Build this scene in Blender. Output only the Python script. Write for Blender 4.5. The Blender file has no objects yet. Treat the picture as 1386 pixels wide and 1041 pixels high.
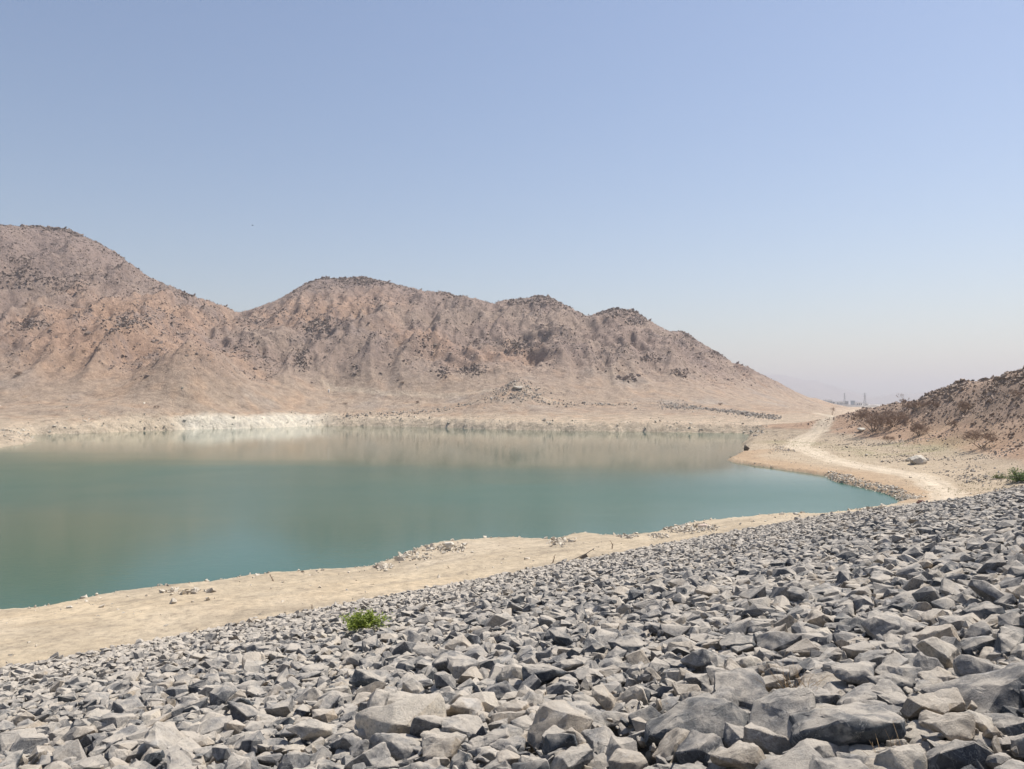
import bpy, bmesh, math, random
import numpy as np
from mathutils import Vector, Matrix, noise as mnoise

R = math.radians
sc = bpy.context.scene
COL = sc.collection
random.seed(11)
rng = np.random.default_rng(11)

# ------------------------------------------------------------------ camera, sky, sun
F = 1067.0            # focal length in photograph pixels
CX, HY = 693.0, 546.0 # principal column and horizon row of the photograph
H = 9.4               # eye height above the lake
cam = bpy.data.cameras.new('camera')
cam.sensor_width = 36.0
cam.lens = 36.0 * F / 1386.0
cam.clip_start = 0.1
cam.clip_end = 40000
cam_o = bpy.data.objects.new('camera', cam)
cam_o.location = (0, 0, H)
cam_o.rotation_euler = (R(90) + math.atan((HY - 520.5) / F), 0, 0)
COL.objects.link(cam_o)
sc.camera = cam_o

SUN_EL, SUN_AZ = R(60), R(58)       # azimuth measured from +Y towards +X
world = bpy.data.worlds.new('World')
sc.world = world
world.use_nodes = True
wn = world.node_tree
bg = wn.nodes['Background']
sky = wn.nodes.new('ShaderNodeTexSky')
sky.sky_type = 'NISHITA'
sky.sun_disc = False
sky.sun_elevation = SUN_EL
sky.sun_rotation = SUN_AZ
sky.altitude = 0
sky.air_density = 1.25
sky.dust_density = 0.55
sky.ozone_density = 3.0
tint = wn.nodes.new('ShaderNodeMix'); tint.data_type = 'RGBA'; tint.blend_type = 'MULTIPLY'   # the air's slight mauve cast
tint.inputs[0].default_value = 1.0
wn.links.new(sky.outputs[0], tint.inputs[6]); tint.inputs[7].default_value = (1.02, 0.945, 0.945, 1)
wn.links.new(tint.outputs[2], bg.inputs[0])
bg.inputs[1].default_value = 0.088

sun = bpy.data.lights.new('sun', 'SUN')
sun.energy = 4.9
sun.angle = R(0.6)
sun.color = (1.0, 0.94, 0.85)
sun_o = bpy.data.objects.new('sun', sun)
sv = Vector((math.cos(SUN_EL) * math.sin(SUN_AZ), math.cos(SUN_EL) * math.cos(SUN_AZ), math.sin(SUN_EL)))
sun_o.rotation_euler = sv.to_track_quat('Z', 'Y').to_euler()
sun_o.location = (0, 0, 100)
COL.objects.link(sun_o)

sc.view_settings.view_transform = 'Standard'
sc.view_settings.look = 'None'
sc.view_settings.gamma = 1
sc.view_settings.use_curve_mapping = False
sc.view_settings.exposure = 0.55
sc.cycles.use_denoising = True
sc.cycles.max_bounces = 5
sc.cycles.diffuse_bounces = 3
sc.cycles.glossy_bounces = 3
sc.cycles.volume_bounces = 1
sc.cycles.use_adaptive_sampling = True

# ------------------------------------------------------------------ helpers
def P(px, py, Y):
    return ((px - CX) / F * Y, Y, H - (py - HY) / F * Y)

def G(px, py, z=0.0):
    Y = (H - z) * F / (py - HY)
    return ((px - CX) / F * Y, Y)

def _hash(ix, iy, seed):
    h = (ix.astype(np.int64) * 374761393 + iy.astype(np.int64) * 668265263 + seed * 1274126177) & 0xFFFFFFFF
    h = ((h ^ (h >> 13)) * 1274126177) & 0xFFFFFFFF
    h = (h ^ (h >> 16)) & 0xFFFFFFFF
    h = (h * 2246822519) & 0xFFFFFFFF
    return ((h ^ (h >> 15)) & 0xFFFFFF) / float(0xFFFFFF)

def vn(x, y, seed=0):
    """gradient noise, about -1..1"""
    xi = np.floor(x); yi = np.floor(y)
    fx = x - xi; fy = y - yi
    u = fx * fx * fx * (fx * (fx * 6 - 15) + 10)
    v = fy * fy * fy * (fy * (fy * 6 - 15) + 10)
    def g(dx, dy):
        a = _hash(xi + dx, yi + dy, seed) * 2 * np.pi
        return np.cos(a) * (fx - dx) + np.sin(a) * (fy - dy)
    a = g(0, 0); b = g(1, 0); c = g(0, 1); d = g(1, 1)
    return 1.5 * ((a * (1 - u) + b * u) * (1 - v) + (c * (1 - u) + d * u) * v)

def fbm(x, y, scale, octaves=4, seed=0, gain=0.5):
    s = 0; a = 1.0; t = 0
    x = x / scale; y = y / scale
    for k in range(octaves):
        s = s + a * vn(x + 17.3 * k, y - 9.1 * k, seed + k)
        t += a; a *= gain; x = x * 2.03; y = y * 2.03
    return s / t

def ridged(x, y, scale, octaves=3, seed=0):
    s = 0; a = 1.0; t = 0
    x = x / scale; y = y / scale
    for k in range(octaves):
        s = s + a * (1 - 2 * np.abs(vn(x + 7.7 * k, y + 3.1 * k, seed + k)))
        t += a; a *= 0.5; x = x * 2.1; y = y * 2.1
    return s / t

def sstep(a, b, x):
    t = np.clip((x - a) / (b - a), 0, 1)
    return t * t * (3 - 2 * t)

def lerp(a, b, t):
    return a * (1 - t) + b * t

def mesh_np(name, V, Fc, mat=None, smooth=False, parent=None):
    """V (n,3), Fc (m,k) with k = 3 or 4"""
    me = bpy.data.meshes.new(name)
    n, m, k = len(V), len(Fc), Fc.shape[1]
    me.vertices.add(n)
    me.vertices.foreach_set('co', np.ascontiguousarray(V, dtype=np.float32).ravel())
    me.loops.add(m * k)
    me.loops.foreach_set('vertex_index', np.ascontiguousarray(Fc, dtype=np.int32).ravel())
    me.polygons.add(m)
    me.polygons.foreach_set('loop_start', np.arange(0, m * k, k, dtype=np.int32))
    if smooth:
        me.polygons.foreach_set('use_smooth', np.ones(m, dtype=bool))
    else:
        me.polygons.foreach_set('use_smooth', np.zeros(m, dtype=bool))
    me.update(calc_edges=True)
    if mat: me.materials.append(mat)
    o = bpy.data.objects.new(name, me)
    COL.objects.link(o)
    if parent: o.parent = parent
    return o

def add_attr(o, name, arr):
    me = o.data
    if arr.ndim == 2:
        a = me.attributes.new(name, 'FLOAT_COLOR', 'POINT')
        c = np.ones((len(arr), 4), dtype=np.float32); c[:, :3] = arr
        a.data.foreach_set('color', c.ravel())
    else:
        a = me.attributes.new(name, 'FLOAT', 'POINT')
        a.data.foreach_set('value', arr.astype(np.float32))

def tag(o, label=None, cat=None, group=None, kind=None):
    if label: o['label'] = label
    if cat: o['category'] = cat
    if group: o['group'] = group
    if kind: o['kind'] = kind
    return o

def empty(name, loc, rz=0.0, scale=1.0):
    o = bpy.data.objects.new(name, None)
    o.empty_display_size = 0.3
    COL.objects.link(o)
    o.location = loc
    o.rotation_euler = (0, 0, rz)
    o.scale = (scale,) * 3
    return o

# ------------------------------------------------------------------ materials
class NT:
    def __init__(self, name):
        self.m = bpy.data.materials.new(name)
        self.m.use_nodes = True
        self.t = self.m.node_tree
        self.b = self.t.nodes['Principled BSDF']
        self.b.inputs['Specular IOR Level'].default_value = 0.25
    def n(self, typ, **kw):
        nd = self.t.nodes.new(typ)
        for k, v in kw.items(): setattr(nd, k, v)
        return nd
    def l(self, a, b): self.t.links.new(a, b)
    def noise(self, scale, detail=5, rough=0.6, coord=None, lac=2.0, out=0):
        nd = self.n('ShaderNodeTexNoise')
        nd.inputs['Scale'].default_value = scale
        nd.inputs['Detail'].default_value = detail
        nd.inputs['Roughness'].default_value = rough
        nd.inputs['Lacunarity'].default_value = lac
        if coord is not None: self.l(coord, nd.inputs['Vector'])
        return nd.outputs[out]
    def ramp(self, fac, stops):
        nd = self.n('ShaderNodeValToRGB')
        e = nd.color_ramp.elements
        e[0].position, e[0].color = stops[0][0], tuple(stops[0][1]) + (1,)
        e[1].position, e[1].color = stops[1][0], tuple(stops[1][1]) + (1,)
        for p, c in stops[2:]:
            q = e.new(p); q.color = tuple(c) + (1,)
        self.l(fac, nd.inputs[0])
        return nd.outputs[0]
    def mix(self, fac, a, b, mode='MIX'):
        nd = self.n('ShaderNodeMix', data_type='RGBA', blend_type=mode)
        for s, v in ((nd.inputs[0], fac), (nd.inputs[6], a), (nd.inputs[7], b)):
            if isinstance(v, (int, float)): s.default_value = v
            elif isinstance(v, tuple): s.default_value = v + (1,)
            else: self.l(v, s)
        return nd.outputs[2]
    def math(self, op, a, b=None, c=None, clamp=False):
        nd = self.n('ShaderNodeMath', operation=op, use_clamp=clamp)
        for i, v in enumerate((a, b, c)):
            if v is None: continue
            if isinstance(v, (int, float)): nd.inputs[i].default_value = v
            else: self.l(v, nd.inputs[i])
        return nd.outputs[0]
    def maprange(self, v, a, b, c=0.0, d=1.0):
        nd = self.n('ShaderNodeMapRange', interpolation_type='SMOOTHSTEP')
        self.l(v, nd.inputs[0])
        for i, q in enumerate((a, b, c, d)): nd.inputs[i + 1].default_value = q
        return nd.outputs[0]
    def pos(self):
        return self.n('ShaderNodeNewGeometry').outputs['Position']
    def bump(self, h, dist, strength=1.0, normal=None):
        nd = self.n('ShaderNodeBump')
        nd.inputs['Strength'].default_value = strength
        nd.inputs['Distance'].default_value = dist
        self.l(h, nd.inputs['Height'])
        if normal is not None: self.l(normal, nd.inputs['Normal'])
        return nd.outputs[0]
    def done(self, col=None, rough=0.9, normal=None):
        if col is not None:
            if isinstance(col, tuple): self.b.inputs['Base Color'].default_value = col + (1,)
            else: self.l(col, self.b.inputs['Base Color'])
        if isinstance(rough, float): self.b.inputs['Roughness'].default_value = rough
        else: self.l(rough, self.b.inputs['Roughness'])
        if normal is not None: self.l(normal, self.b.inputs['Normal'])
        return self.m

def mat_terrain():
    k = NT('dry_ground')
    p = k.pos()
    at = k.n('ShaderNodeAttribute', attribute_name='albedo').outputs['Color']
    gr = k.n('ShaderNodeAttribute', attribute_name='grain').outputs['Fac']   # size of the mottling: 0 near, 1 far
    fine = k.noise(2.6, 10, 0.78, p)
    far = k.noise(0.22, 10, 0.78, p)
    mid = k.noise(0.45, 6, 0.62, p)
    nd = k.n('ShaderNodeMix', data_type='FLOAT')
    k.l(gr, nd.inputs[0]); k.l(fine, nd.inputs[2]); k.l(far, nd.inputs[3])
    v = nd.outputs[0]
    m1 = k.ramp(v, [(0.30, (0.50, 0.48, 0.48)), (0.47, (0.97, 0.97, 0.97)), (0.70, (1.34, 1.31, 1.26))])
    m2 = k.ramp(mid, [(0.32, (0.86, 0.84, 0.82)), (0.68, (1.10, 1.10, 1.10))])
    c = k.mix(1.0, at, m1, 'MULTIPLY')
    c = k.mix(1.0, c, m2, 'MULTIPLY')
    b1 = k.bump(k.math('MULTIPLY', far, gr), 2.2, 1.0)
    b2 = k.bump(fine, 0.10, 0.8, b1)
    return k.done(c, 0.95, b2)

def mat_stone(name, single):
    k = NT(name)
    p = k.pos()
    if single:
        tone = k.n('ShaderNodeObjectInfo').outputs['Random']
    else:
        tone = k.n('ShaderNodeAttribute', attribute_name='tone').outputs['Fac']
    base = k.ramp(tone, [(0.0, (0.095, 0.100, 0.108)), (0.28, (0.165, 0.166, 0.168)), (0.58, (0.255, 0.244, 0.228)),
                         (0.82, (0.32, 0.295, 0.262)), (0.95, (0.41, 0.37, 0.31)), (1.0, (0.50, 0.45, 0.37))])
    white = k.maprange(k.noise(2.1, 5, 0.6, p), 0.60, 0.68, 0.0, 0.5)             # pale fracture faces
    hue = k.math('FRACT', k.math('MULTIPLY', tone, 17.3))
    base = k.mix(k.math('GREATER_THAN', hue, 0.87), base, (0.35, 0.30, 0.24))
    base = k.mix(k.math('LESS_THAN', hue, 0.14), base, (0.085, 0.095, 0.105))
    n1 = k.noise(3.2, 8, 0.65, p)
    n4 = k.noise(95.0, 4, 0.7, p)
    n2 = k.noise(28.0, 8, 0.75, p)
    n3 = k.noise(1.1, 3, 0.5, p)
    blot = k.ramp(n1, [(0.33, (0.58, 0.61, 0.66)), (0.5, (1, 1, 1)), (0.66, (1.34, 1.28, 1.2))])
    spk = k.ramp(n2, [(0.32, (0.50, 0.50, 0.53)), (0.48, (1, 1, 1)), (0.68, (1.38, 1.36, 1.32))])
    c = k.mix(1.0, base, blot, 'MULTIPLY')
    c = k.mix(1.0, c, spk, 'MULTIPLY')
    # pale mineral veins
    w = k.n('ShaderNodeTexNoise'); w.inputs['Scale'].default_value = 4.5; w.inputs['Detail'].default_value = 4
    w.inputs['Distortion'].default_value = 1.4
    k.l(p, w.inputs['Vector'])
    vein = k.math('ABSOLUTE', k.math('SUBTRACT', w.outputs[0], 0.5))
    vein = k.maprange(vein, 0.0, 0.012, 0.35, 0.0)
    c = k.mix(vein, c, (0.52, 0.50, 0.47))
    c = k.mix(white, c, (0.55, 0.535, 0.51))
    # settled dust on upper faces, paled further to paint in sunlit tops
    nz = k.n('ShaderNodeSeparateXYZ'); k.l(k.n('ShaderNodeNewGeometry').outputs['Normal'], nz.inputs[0])
    up = k.maprange(nz.outputs[2], 0.25, 0.95)
    px = k.n('ShaderNodeVectorMath', operation='DOT_PRODUCT')
    k.l(p, px.inputs[0]); px.inputs[1].default_value = (NV[0], NV[1], 0)
    toe = k.maprange(px.outputs['Value'], 13.0, 27.5, 0.0, 0.55)
    d = k.math('MULTIPLY', up, k.maprange(n1, 0.38, 0.58, 0.2, 0.9))
    d = k.math('ADD', d, k.math('MULTIPLY', toe, k.maprange(n3, 0.3, 0.6, 0.5, 1.0)), clamp=True)
    c = k.mix(d, c, k.mix(n2, (0.35, 0.315, 0.268), (0.50, 0.45, 0.385)))
    bb = k.bump(n1, 0.03, 0.7)
    bb = k.bump(n2, 0.018, 1.0, bb)
    bb = k.bump(n4, 0.005, 1.0, bb)
    return k.done(c, 0.88, bb)

def mat_rock(name, dark, light, scale=1.0, bump=0.12):
    k = NT(name)
    p = k.pos()
    tone = k.n('ShaderNodeAttribute', attribute_name='tone').outputs['Fac']
    n1 = k.noise(1.6 * scale, 7, 0.7, p)
    c = k.mix(tone, dark, light)
    c = k.mix(1.0, c, k.ramp(n1, [(0.3, (0.7, 0.69, 0.68)), (0.7, (1.25, 1.25, 1.24))]), 'MULTIPLY')
    return k.done(c, 0.92, k.bump(n1, bump, 0.8))

def mat_plain(name, col, rough=0.8, scale=6.0, var=0.25, bump=0.0):
    k = NT(name)
    n1 = k.noise(scale, 6, 0.65, k.n('ShaderNodeTexCoord').outputs['Object'])
    lo = tuple(c * (1 - var) for c in col); hi = tuple(min(1, c * (1 + var)) for c in col)
    c = k.ramp(n1, [(0.3, lo), (0.7, hi)])
    return k.done(c, rough, k.bump(n1, bump, 0.6) if bump else None)

def mat_leaf(name, a, b):
    k = NT(name)
    tone = k.n('ShaderNodeAttribute', attribute_name='tone').outputs['Fac']
    c = k.mix(tone, a, b)
    k.b.inputs['Specular IOR Level'].default_value = 0.4
    m = k.done(c, 0.55)
    tr = k.n('ShaderNodeBsdfTranslucent'); k.l(k.mix(0.5, c, (0.30, 0.42, 0.06)), tr.inputs[0])
    ms = k.n('ShaderNodeMixShader'); ms.inputs[0].default_value = 0.3
    k.l(k.b.outputs[0], ms.inputs[1]); k.l(tr.outputs[0], ms.inputs[2])
    k.l(ms.outputs[0], k.t.nodes['Material Output'].inputs['Surface'])
    return m

# ------------------------------------------------------------------ the dam slope plane
SL, EYE, TOE = 4.5, 1.8, 28.4
UV = (math.sin(R(49)), math.cos(R(49)))          # along the dam
NV = (-math.cos(R(49)), math.sin(R(49)))         # towards the lake
def un(x, y): return x * UV[0] + y * UV[1], x * NV[0] + y * NV[1]
def xy(u, n): return u * UV[0] + n * NV[0], u * UV[1] + n * NV[1]
def toe_at(u):                                   # the foot of the slope bends in near the far abutment
    t = np.clip((np.asarray(u, float) - 50) / 15, 0, 1)
    return TOE - 3.0 * t * t * (3 - 2 * t)
def zdam(n, u=0.0): return H - EYE - np.maximum(n, 1.2) / (SL * toe_at(u) / TOE)

# ------------------------------------------------------------------ lake outline (level 0)
near_shore = [(-520, 905), (-250, 866), (-100, 846), (0, 832), (60, 827), (100, 819), (160, 808), (215, 801), (262, 796), (300, 791), (350, 783), (400, 780),
              (440, 777), (492, 776), (508, 769), (540, 758), (560, 749), (590, 739), (640, 735), (700, 731), (722, 735), (742, 737),
              (762, 729), (800, 726), (840, 730), (880, 727), (905, 719), (940, 711), (975, 708), (1010, 704), (1050, 700), (1080, 697),
              (1105, 701), (1130, 698), (1170, 692), (1205, 687), (1220, 681)]
right_shore = [(1212, 675), (1195, 668), (1165, 660), (1130, 652), (1119, 645), (1090, 640), (1060, 636), (1020, 630), (992, 626), (984, 623),
               (995, 618), (1004, 612), (1006, 600), (1012, 594), (1016, 589.5)]
far_shore = [(1008, 586.6), (975, 585.8), (930, 585.4), (880, 584.6), (820, 583.8), (760, 583.0), (700, 582.0), (650, 580.5), (600, 578.8), (560, 577.8), (500, 577.0),
             (440, 576.4), (405, 577.2), (380, 578.6), (330, 580.0), (250, 581.8), (190, 583.5), (130, 586.0), (60, 587.5), (25, 589.5), (44, 594), (49, 597.5),
             (30, 602), (0, 606), (-80, 611), (-250, 615), (-500, 625), (-800, 640)]
lake = np.array([G(a, b) for a, b in near_shore + right_shore + far_shore])

def lake_sd(x, y):
    """signed distance to the lake outline, positive on land"""
    d2 = np.full(x.shape, 1e12); inside = np.zeros(x.shape, bool)
    n = len(lake)
    for i in range(n):
        ax, ay = lake[i]; bx, by = lake[(i + 1) % n]
        ex, ey = bx - ax, by - ay
        t = np.clip(((x - ax) * ex + (y - ay) * ey) / (ex * ex + ey * ey + 1e-9), 0, 1)
        d2 = np.minimum(d2, (x - ax - t * ex) ** 2 + (y - ay - t * ey) ** 2)
        c = ((ay > y) != (by > y))
        with np.errstate(divide='ignore', invalid='ignore'):
            xi = (bx - ax) * (y - ay) / (by - ay if by != ay else 1e-9) + ax
        inside ^= (c & (x < xi))
    d = np.sqrt(d2)
    return np.where(inside, -d, d)

# ------------------------------------------------------------------ terrain control points
ridgeA = [(-420, 330, 420), (-250, 310, 450), (-100, 300, 480), (0, 304, 510), (40, 306, 512), (90, 310, 515), (130, 328, 517), (160, 345, 518), (195, 372, 520),
          (230, 388, 522), (265, 402, 525), (300, 413, 530), (322, 423, 540)]
ridgeB = [(345, 417, 548), (380, 403, 555), (410, 385, 560), (435, 376, 562), (460, 378, 563), (490, 375, 563), (520, 381, 563), (550, 388, 562),
          (575, 394, 562), (600, 395, 560), (620, 401, 560), (640, 403, 560), (668, 411, 560), (680, 406, 560), (700, 405, 558), (730, 401, 556), (745, 403, 556),
          (770, 415, 556), (795, 428, 558), (810, 424, 562), (830, 418, 566), (860, 421, 570), (880, 435, 574), (905, 448, 580), (925, 449, 586),
          (935, 455, 590), (960, 470, 598), (990, 490, 606), (1010, 496, 612), (1040, 511, 625), (1080, 531, 650), (1118, 549, 690)]
ridgeC = [(1165, 556, 215), (1190, 550, 192), (1215, 545, 178), (1245, 542, 166), (1257, 531, 160), (1285, 523, 154), (1305, 516, 149), (1335, 516, 141), (1362, 507, 133),
          (1390, 499, 127), (1450, 480, 116), (1550, 450, 104), (1700, 420, 92)]
cp = []
for q in ridgeA + ridgeB:
    x, y, z = P(*q); cp.append((x, y, z))
    cp.append((x * 1.17, y * 1.17, max(6, z * 0.55))); cp.append((x * 1.45, y * 1.45, 6))
for q in ridgeC:
    x, y, z = P(*q); cp.append((x, y, z))
    cp.append((x * 1.22, y * 1.25, max(4, z * 0.6)))
    cp.append((x * 1.7, y * 1.8, 4))
slopes = [  # left mountain
    (-300, 540, 260), (-150, 540, 275), (0, 545, 285), (-300, 480, 330), (-100, 490, 330), (0, 512, 320), (0, 470, 365), (0, 400, 432), (60, 345, 480), (-150, 400, 410), (-300, 400, 380),
    (100, 350, 478), (70, 505, 325), (60, 455, 378), (100, 400, 432), (80, 540, 290), (140, 540, 297), (150, 515, 318), (190, 530, 300), (215, 506, 318), (250, 491, 328), (290, 497, 326), (330, 512, 348), (375, 527, 352), (250, 530, 302),
    (160, 487, 350), (250, 478, 368), (180, 440, 405), (190, 400, 455), (260, 440, 440), (300, 470, 400), (320, 440, 480), (350, 500, 372), (300, 500, 345),
    (360, 470, 425), (400, 515, 372),
    # middle range
    (400, 440, 475), (430, 485, 415), (440, 420, 505), (480, 500, 395), (490, 440, 470), (500, 405, 520), (560, 470, 430), (540, 505, 388), (570, 430, 490), (580, 495, 400),
    (625, 485, 405), (640, 515, 382), (640, 440, 480), (690, 470, 440), (720, 500, 405), (720, 440, 485), (760, 470, 440), (790, 505, 400), (800, 460, 470), (850, 450, 500),
    (850, 490, 430), (880, 520, 392), (930, 500, 450), (940, 530, 385), (980, 520, 460), (1000, 540, 395), (1040, 535, 500), (1060, 550, 400), (1090, 550, 520),
    (900, 470, 520),
    # terraces behind the far bank
    (50, 560, 262), (100, 562, 262), (170, 556, 275), (250, 562, 288), (330, 557, 312), (390, 552, 335), (420, 548, 345), (450, 533, 372), (500, 540, 362), (520, 553, 343), (600, 545, 352),
    (660, 545, 330), (695, 527, 345), (720, 532, 345), (755, 545, 338), (820, 548, 335), (880, 552, 322), (940, 556, 300), (985, 557, 312), (1020, 558, 330),
    # valley floor on the right
    (1060, 577, 255), (1060, 567, 290), (1050, 560, 330), (1100, 562, 320), (1120, 558, 400), (1130, 573, 250), (1150, 557, 520), (1100, 553, 600), (1150, 569, 235),
    (1120, 585, 200), (1080, 590, 190), (1022, 594, 174), (1045, 606, 146), (1090, 612, 132), (1100, 600, 160), (1140, 597, 158), (1160, 624, 119), (1180, 585, 170), (1175, 573, 195),
    (1200, 563, 182), (1230, 600, 132), (1240, 622, 112), (1240, 590, 142), (1250, 562, 152), (1290, 600, 125), (1300, 565, 136), (1300, 625, 104), (1240, 642, 93), (1300, 645, 89),
    (1340, 590, 116), (1350, 550, 126), (1386, 560, 115), (1386, 600, 104), (1386, 622, 94), (1340, 620, 100), (1420, 625, 84), (1500, 600, 76), (1500, 540, 90), (1700, 560, 72), (1700, 620, 60),
    (1386, 641, 84), (1340, 646, 85), (1330, 528, 138), (1280, 540, 148)]
for q in slopes: cp.append(P(*q))
for u in range(-60, 95, 6):                      # foot of the dam and the ground hidden under it
    T_ = float(toe_at(u))
    for n_, z_ in ((T_ + 0.5, 1.25), (T_ - 6, 1.0), (T_ - 18, 0.8), (T_ - 32, 0.8)):
        if u > 45 and n_ < T_: continue
        x, y = xy(u, n_); cp.append((x, y, z_))
for a, b in near_shore[::2]:
    x, y = G(a, b); cp.append((x, y, 0.42))
for a, b in right_shore[1:-3:2]:
    x, y = G(a, b); cp.append((x, y, 0.35))
for a, b in far_shore[:22]:
    x, y = G(a, b)
    zz = 3.4 if 235 < a < 415 else (2.2 if a > 60 else 1.4)
    if 900 < a: zz = 1.9
    cp.append((x, y + 1.0, zz))
for r_, z_ in ((1100, 4), (2500, 3), (6000, 2), (12500, 2)):
    for a in range(0, 360, 24):
        cp.append((r_ * math.sin(R(a)), r_ * math.cos(R(a)), z_))
for a in (95, 120, 150, 180, 210, 240, 262):     # downstream side, behind the viewer
    for r_ in (60, 300):
        cp.append((r_ * math.sin(R(a)), r_ * math.cos(R(a)), 1.0))
cp = np.array(cp, dtype=float)
_, keep = np.unique(np.round(cp[:, :2] / 1.5), axis=0, return_index=True)
cp = cp[np.sort(keep)]
D = np.sqrt(((cp[:, None, :2] - cp[None, :, :2]) ** 2).sum(-1) + 4.0)
wts = np.linalg.solve(-D + np.eye(len(cp)) * 0.05, cp[:, 2] - 3.0)

def rbf(x, y):
    out = np.empty(x.size)
    xf, yf = x.ravel(), y.ravel()
    cx, cy, w = cp[:, 0].astype(np.float32), cp[:, 1].astype(np.float32), wts
    for s in range(0, x.size, 40000):
        d = np.sqrt((xf[s:s + 40000, None].astype(np.float32) - cx) ** 2 + (yf[s:s + 40000, None].astype(np.float32) - cy) ** 2 + 4.0)
        out[s:s + 40000] = -(d.astype(np.float64) @ w)
    return out.reshape(x.shape) + 3.0

ridge_xy = np.array([P(*q)[:2] for q in ridgeA + ridgeB])
rpx = np.array([math.atan2(a, b) for a, b in ridge_xy]); rr = np.hypot(ridge_xy[:, 0], ridge_xy[:, 1])
RS = np.argsort(rpx)

SKY_T = {}
def sky_fix(x, y, z):
    for key, (th, dl, ea, r0, r1, zb) in SKY_T.items():
        r = np.hypot(x, y); t = np.arctan2(x, y)
        d = np.interp(t, th, dl, left=0, right=0); e0 = np.interp(t, th, ea)
        base = (zb - H) / np.maximum(y, 1)
        w = np.clip(((z - H) / np.maximum(y, 1) - base) / np.maximum(e0 - base, 1e-3), 0, 1) ** 1.3
        z = z + d * np.maximum(y, 1) * w * sstep(r0 - 25, r0, r) * (1 - sstep(r1, r1 + 40, r)) * (y > 1)
    return z

def height(x, y, full=False):
    x = np.asarray(x, float); y = np.asarray(y, float)
    r = np.hypot(x, y)
    far = sstep(110, 260, r)
    sd = lake_sd(x, y)
    sd = sd + lerp(0.45, 1.6, far) * fbm(x, y, 5.0, 4, 3) + 0.18 * fbm(x, y, 0.9, 2, 5) * (1 - far)
    land = rbf(x, y)
    th = np.arctan2(x, y)
    rrg = np.interp(th, rpx[RS], rr[RS])
    m = sstep(8, 34, land) * sstep(230, 300, r) * (1 - sstep(900, 1200, r))          # how mountainous
    off = np.abs(r - rrg)
    body = sstep(0, 60, off)
    wx = x + 14 * fbm(x, y, 70, 2, 21); wy = y + 14 * fbm(x, y, 70, 2, 22)
    gully = ridged(wx / 34.0, wy / 120.0 + 5, 1.0, 3, 31)
    g2 = ridged(wx / 15.0 + 3, wy / 34.0, 1.0, 3, 33)
    z = land + m * (body * (12.0 * gully + 5.0 * g2) + 1.6 * ridged(wx, wy, 13, 3, 37) + 1.5 * fbm(x, y, 6.5, 3, 41))
    z = z + m * 1.0 * np.maximum(0, ridged(x, y, 5.5, 2, 45)) ** 2 * sstep(-0.1, 0.3, fbm(x, y, 60, 3, 46))
    foot = sstep(255, 275, r) * (1 - m) * (1 - sstep(600, 800, r)) * sstep(3, 8, land)
    z = z + foot * (1.0 * fbm(x, y, 22, 4, 51) + 0.35 * fbm(x, y, 4, 3, 52))
    # right hillside: craggy
    hc = sstep(3.0, 7.0, land) * (1 - sstep(215, 240, r)) * sstep(60, 75, r)
    z = z + hc * (0.55 * fbm(x, y, 7, 3, 61) + 0.35 * ridged(x, y, 2.6, 3, 62))
    z = sky_fix(x, y, z)
    low = (1 - sstep(2.5, 6, land)) * (1 - far)
    z = z + low * (0.10 * fbm(x, y, 6, 3, 71) + 0.045 * fbm(x, y, 0.9, 3, 72))
    tz = z / 0.13 + 1.3 * fbm(x, y, 5, 3, 73)                                # old waterlines: small benches
    fz = tz - np.floor(tz)
    z = z + low * 0.13 * 0.75 * (sstep(0.25, 0.75, fz) - fz) * (1 - sstep(1.0, 1.6, z))
    z = np.maximum(z, 0.22 + 0.12 * fbm(x, y, 2.0, 3, 75))
    bw = lerp(0.65, 4.5, far)
    s = np.clip(sd / bw, 0, 1)
    prof = np.where(s > 0, 0.35 * np.minimum(1, s * 6) + 0.65 * s * s * (3 - 2 * s), 0)
    farbank = far * (1 - sstep(7, 16, sd)) * (sd > 0)
    z = z + farbank * (0.7 * ridged(x, y, 3.5, 3, 81))
    zl = prof * np.maximum(z, 0.15)
    z = np.where(sd > 0, zl, np.maximum(-3.0, sd * 0.35 - 0.05))
    if full: return z, sd, land, m, far, r, gully, hc
    return z

# fit the skylines: how far the rough ground stands above or below the surveyed ridges
def fit_sky(key, ridge, a0, a1, r0, r1, dr, zb):
    th = np.radians(np.arange(a0, a1, 0.12)); rs = np.arange(r0, r1, dr)
    T_, R_ = np.meshgrid(th, rs, indexing='ij')
    xx, yy = R_ * np.sin(T_), R_ * np.cos(T_)
    ea = ((height(xx, yy) - H) / yy).max(1)
    rt = np.array([math.atan((q[0] - CX) / F) for q in ridge]); re = np.array([(HY - q[1]) / F for q in ridge])
    et = np.interp(th, rt, re)
    d = et - ea
    d[(th < rt[0]) | (th > rt[-1])] = 0
    kk = np.hanning(7); kk /= kk.sum()
    d = np.convolve(d, kk, 'same'); es = np.convolve(ea, kk, 'same')
    SKY_T[key] = (th, d, es, r0, r1, zb)
for _pass in (0, 1):
    if 'far' in SKY_T: old = SKY_T.pop('far')
    fit_sky('far', ridgeA + ridgeB, -44, 24, 380, 720, 4, 14)
fit_sky('near', ridgeC, 23, 40, 95, 215, 1.2, 3)

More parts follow.
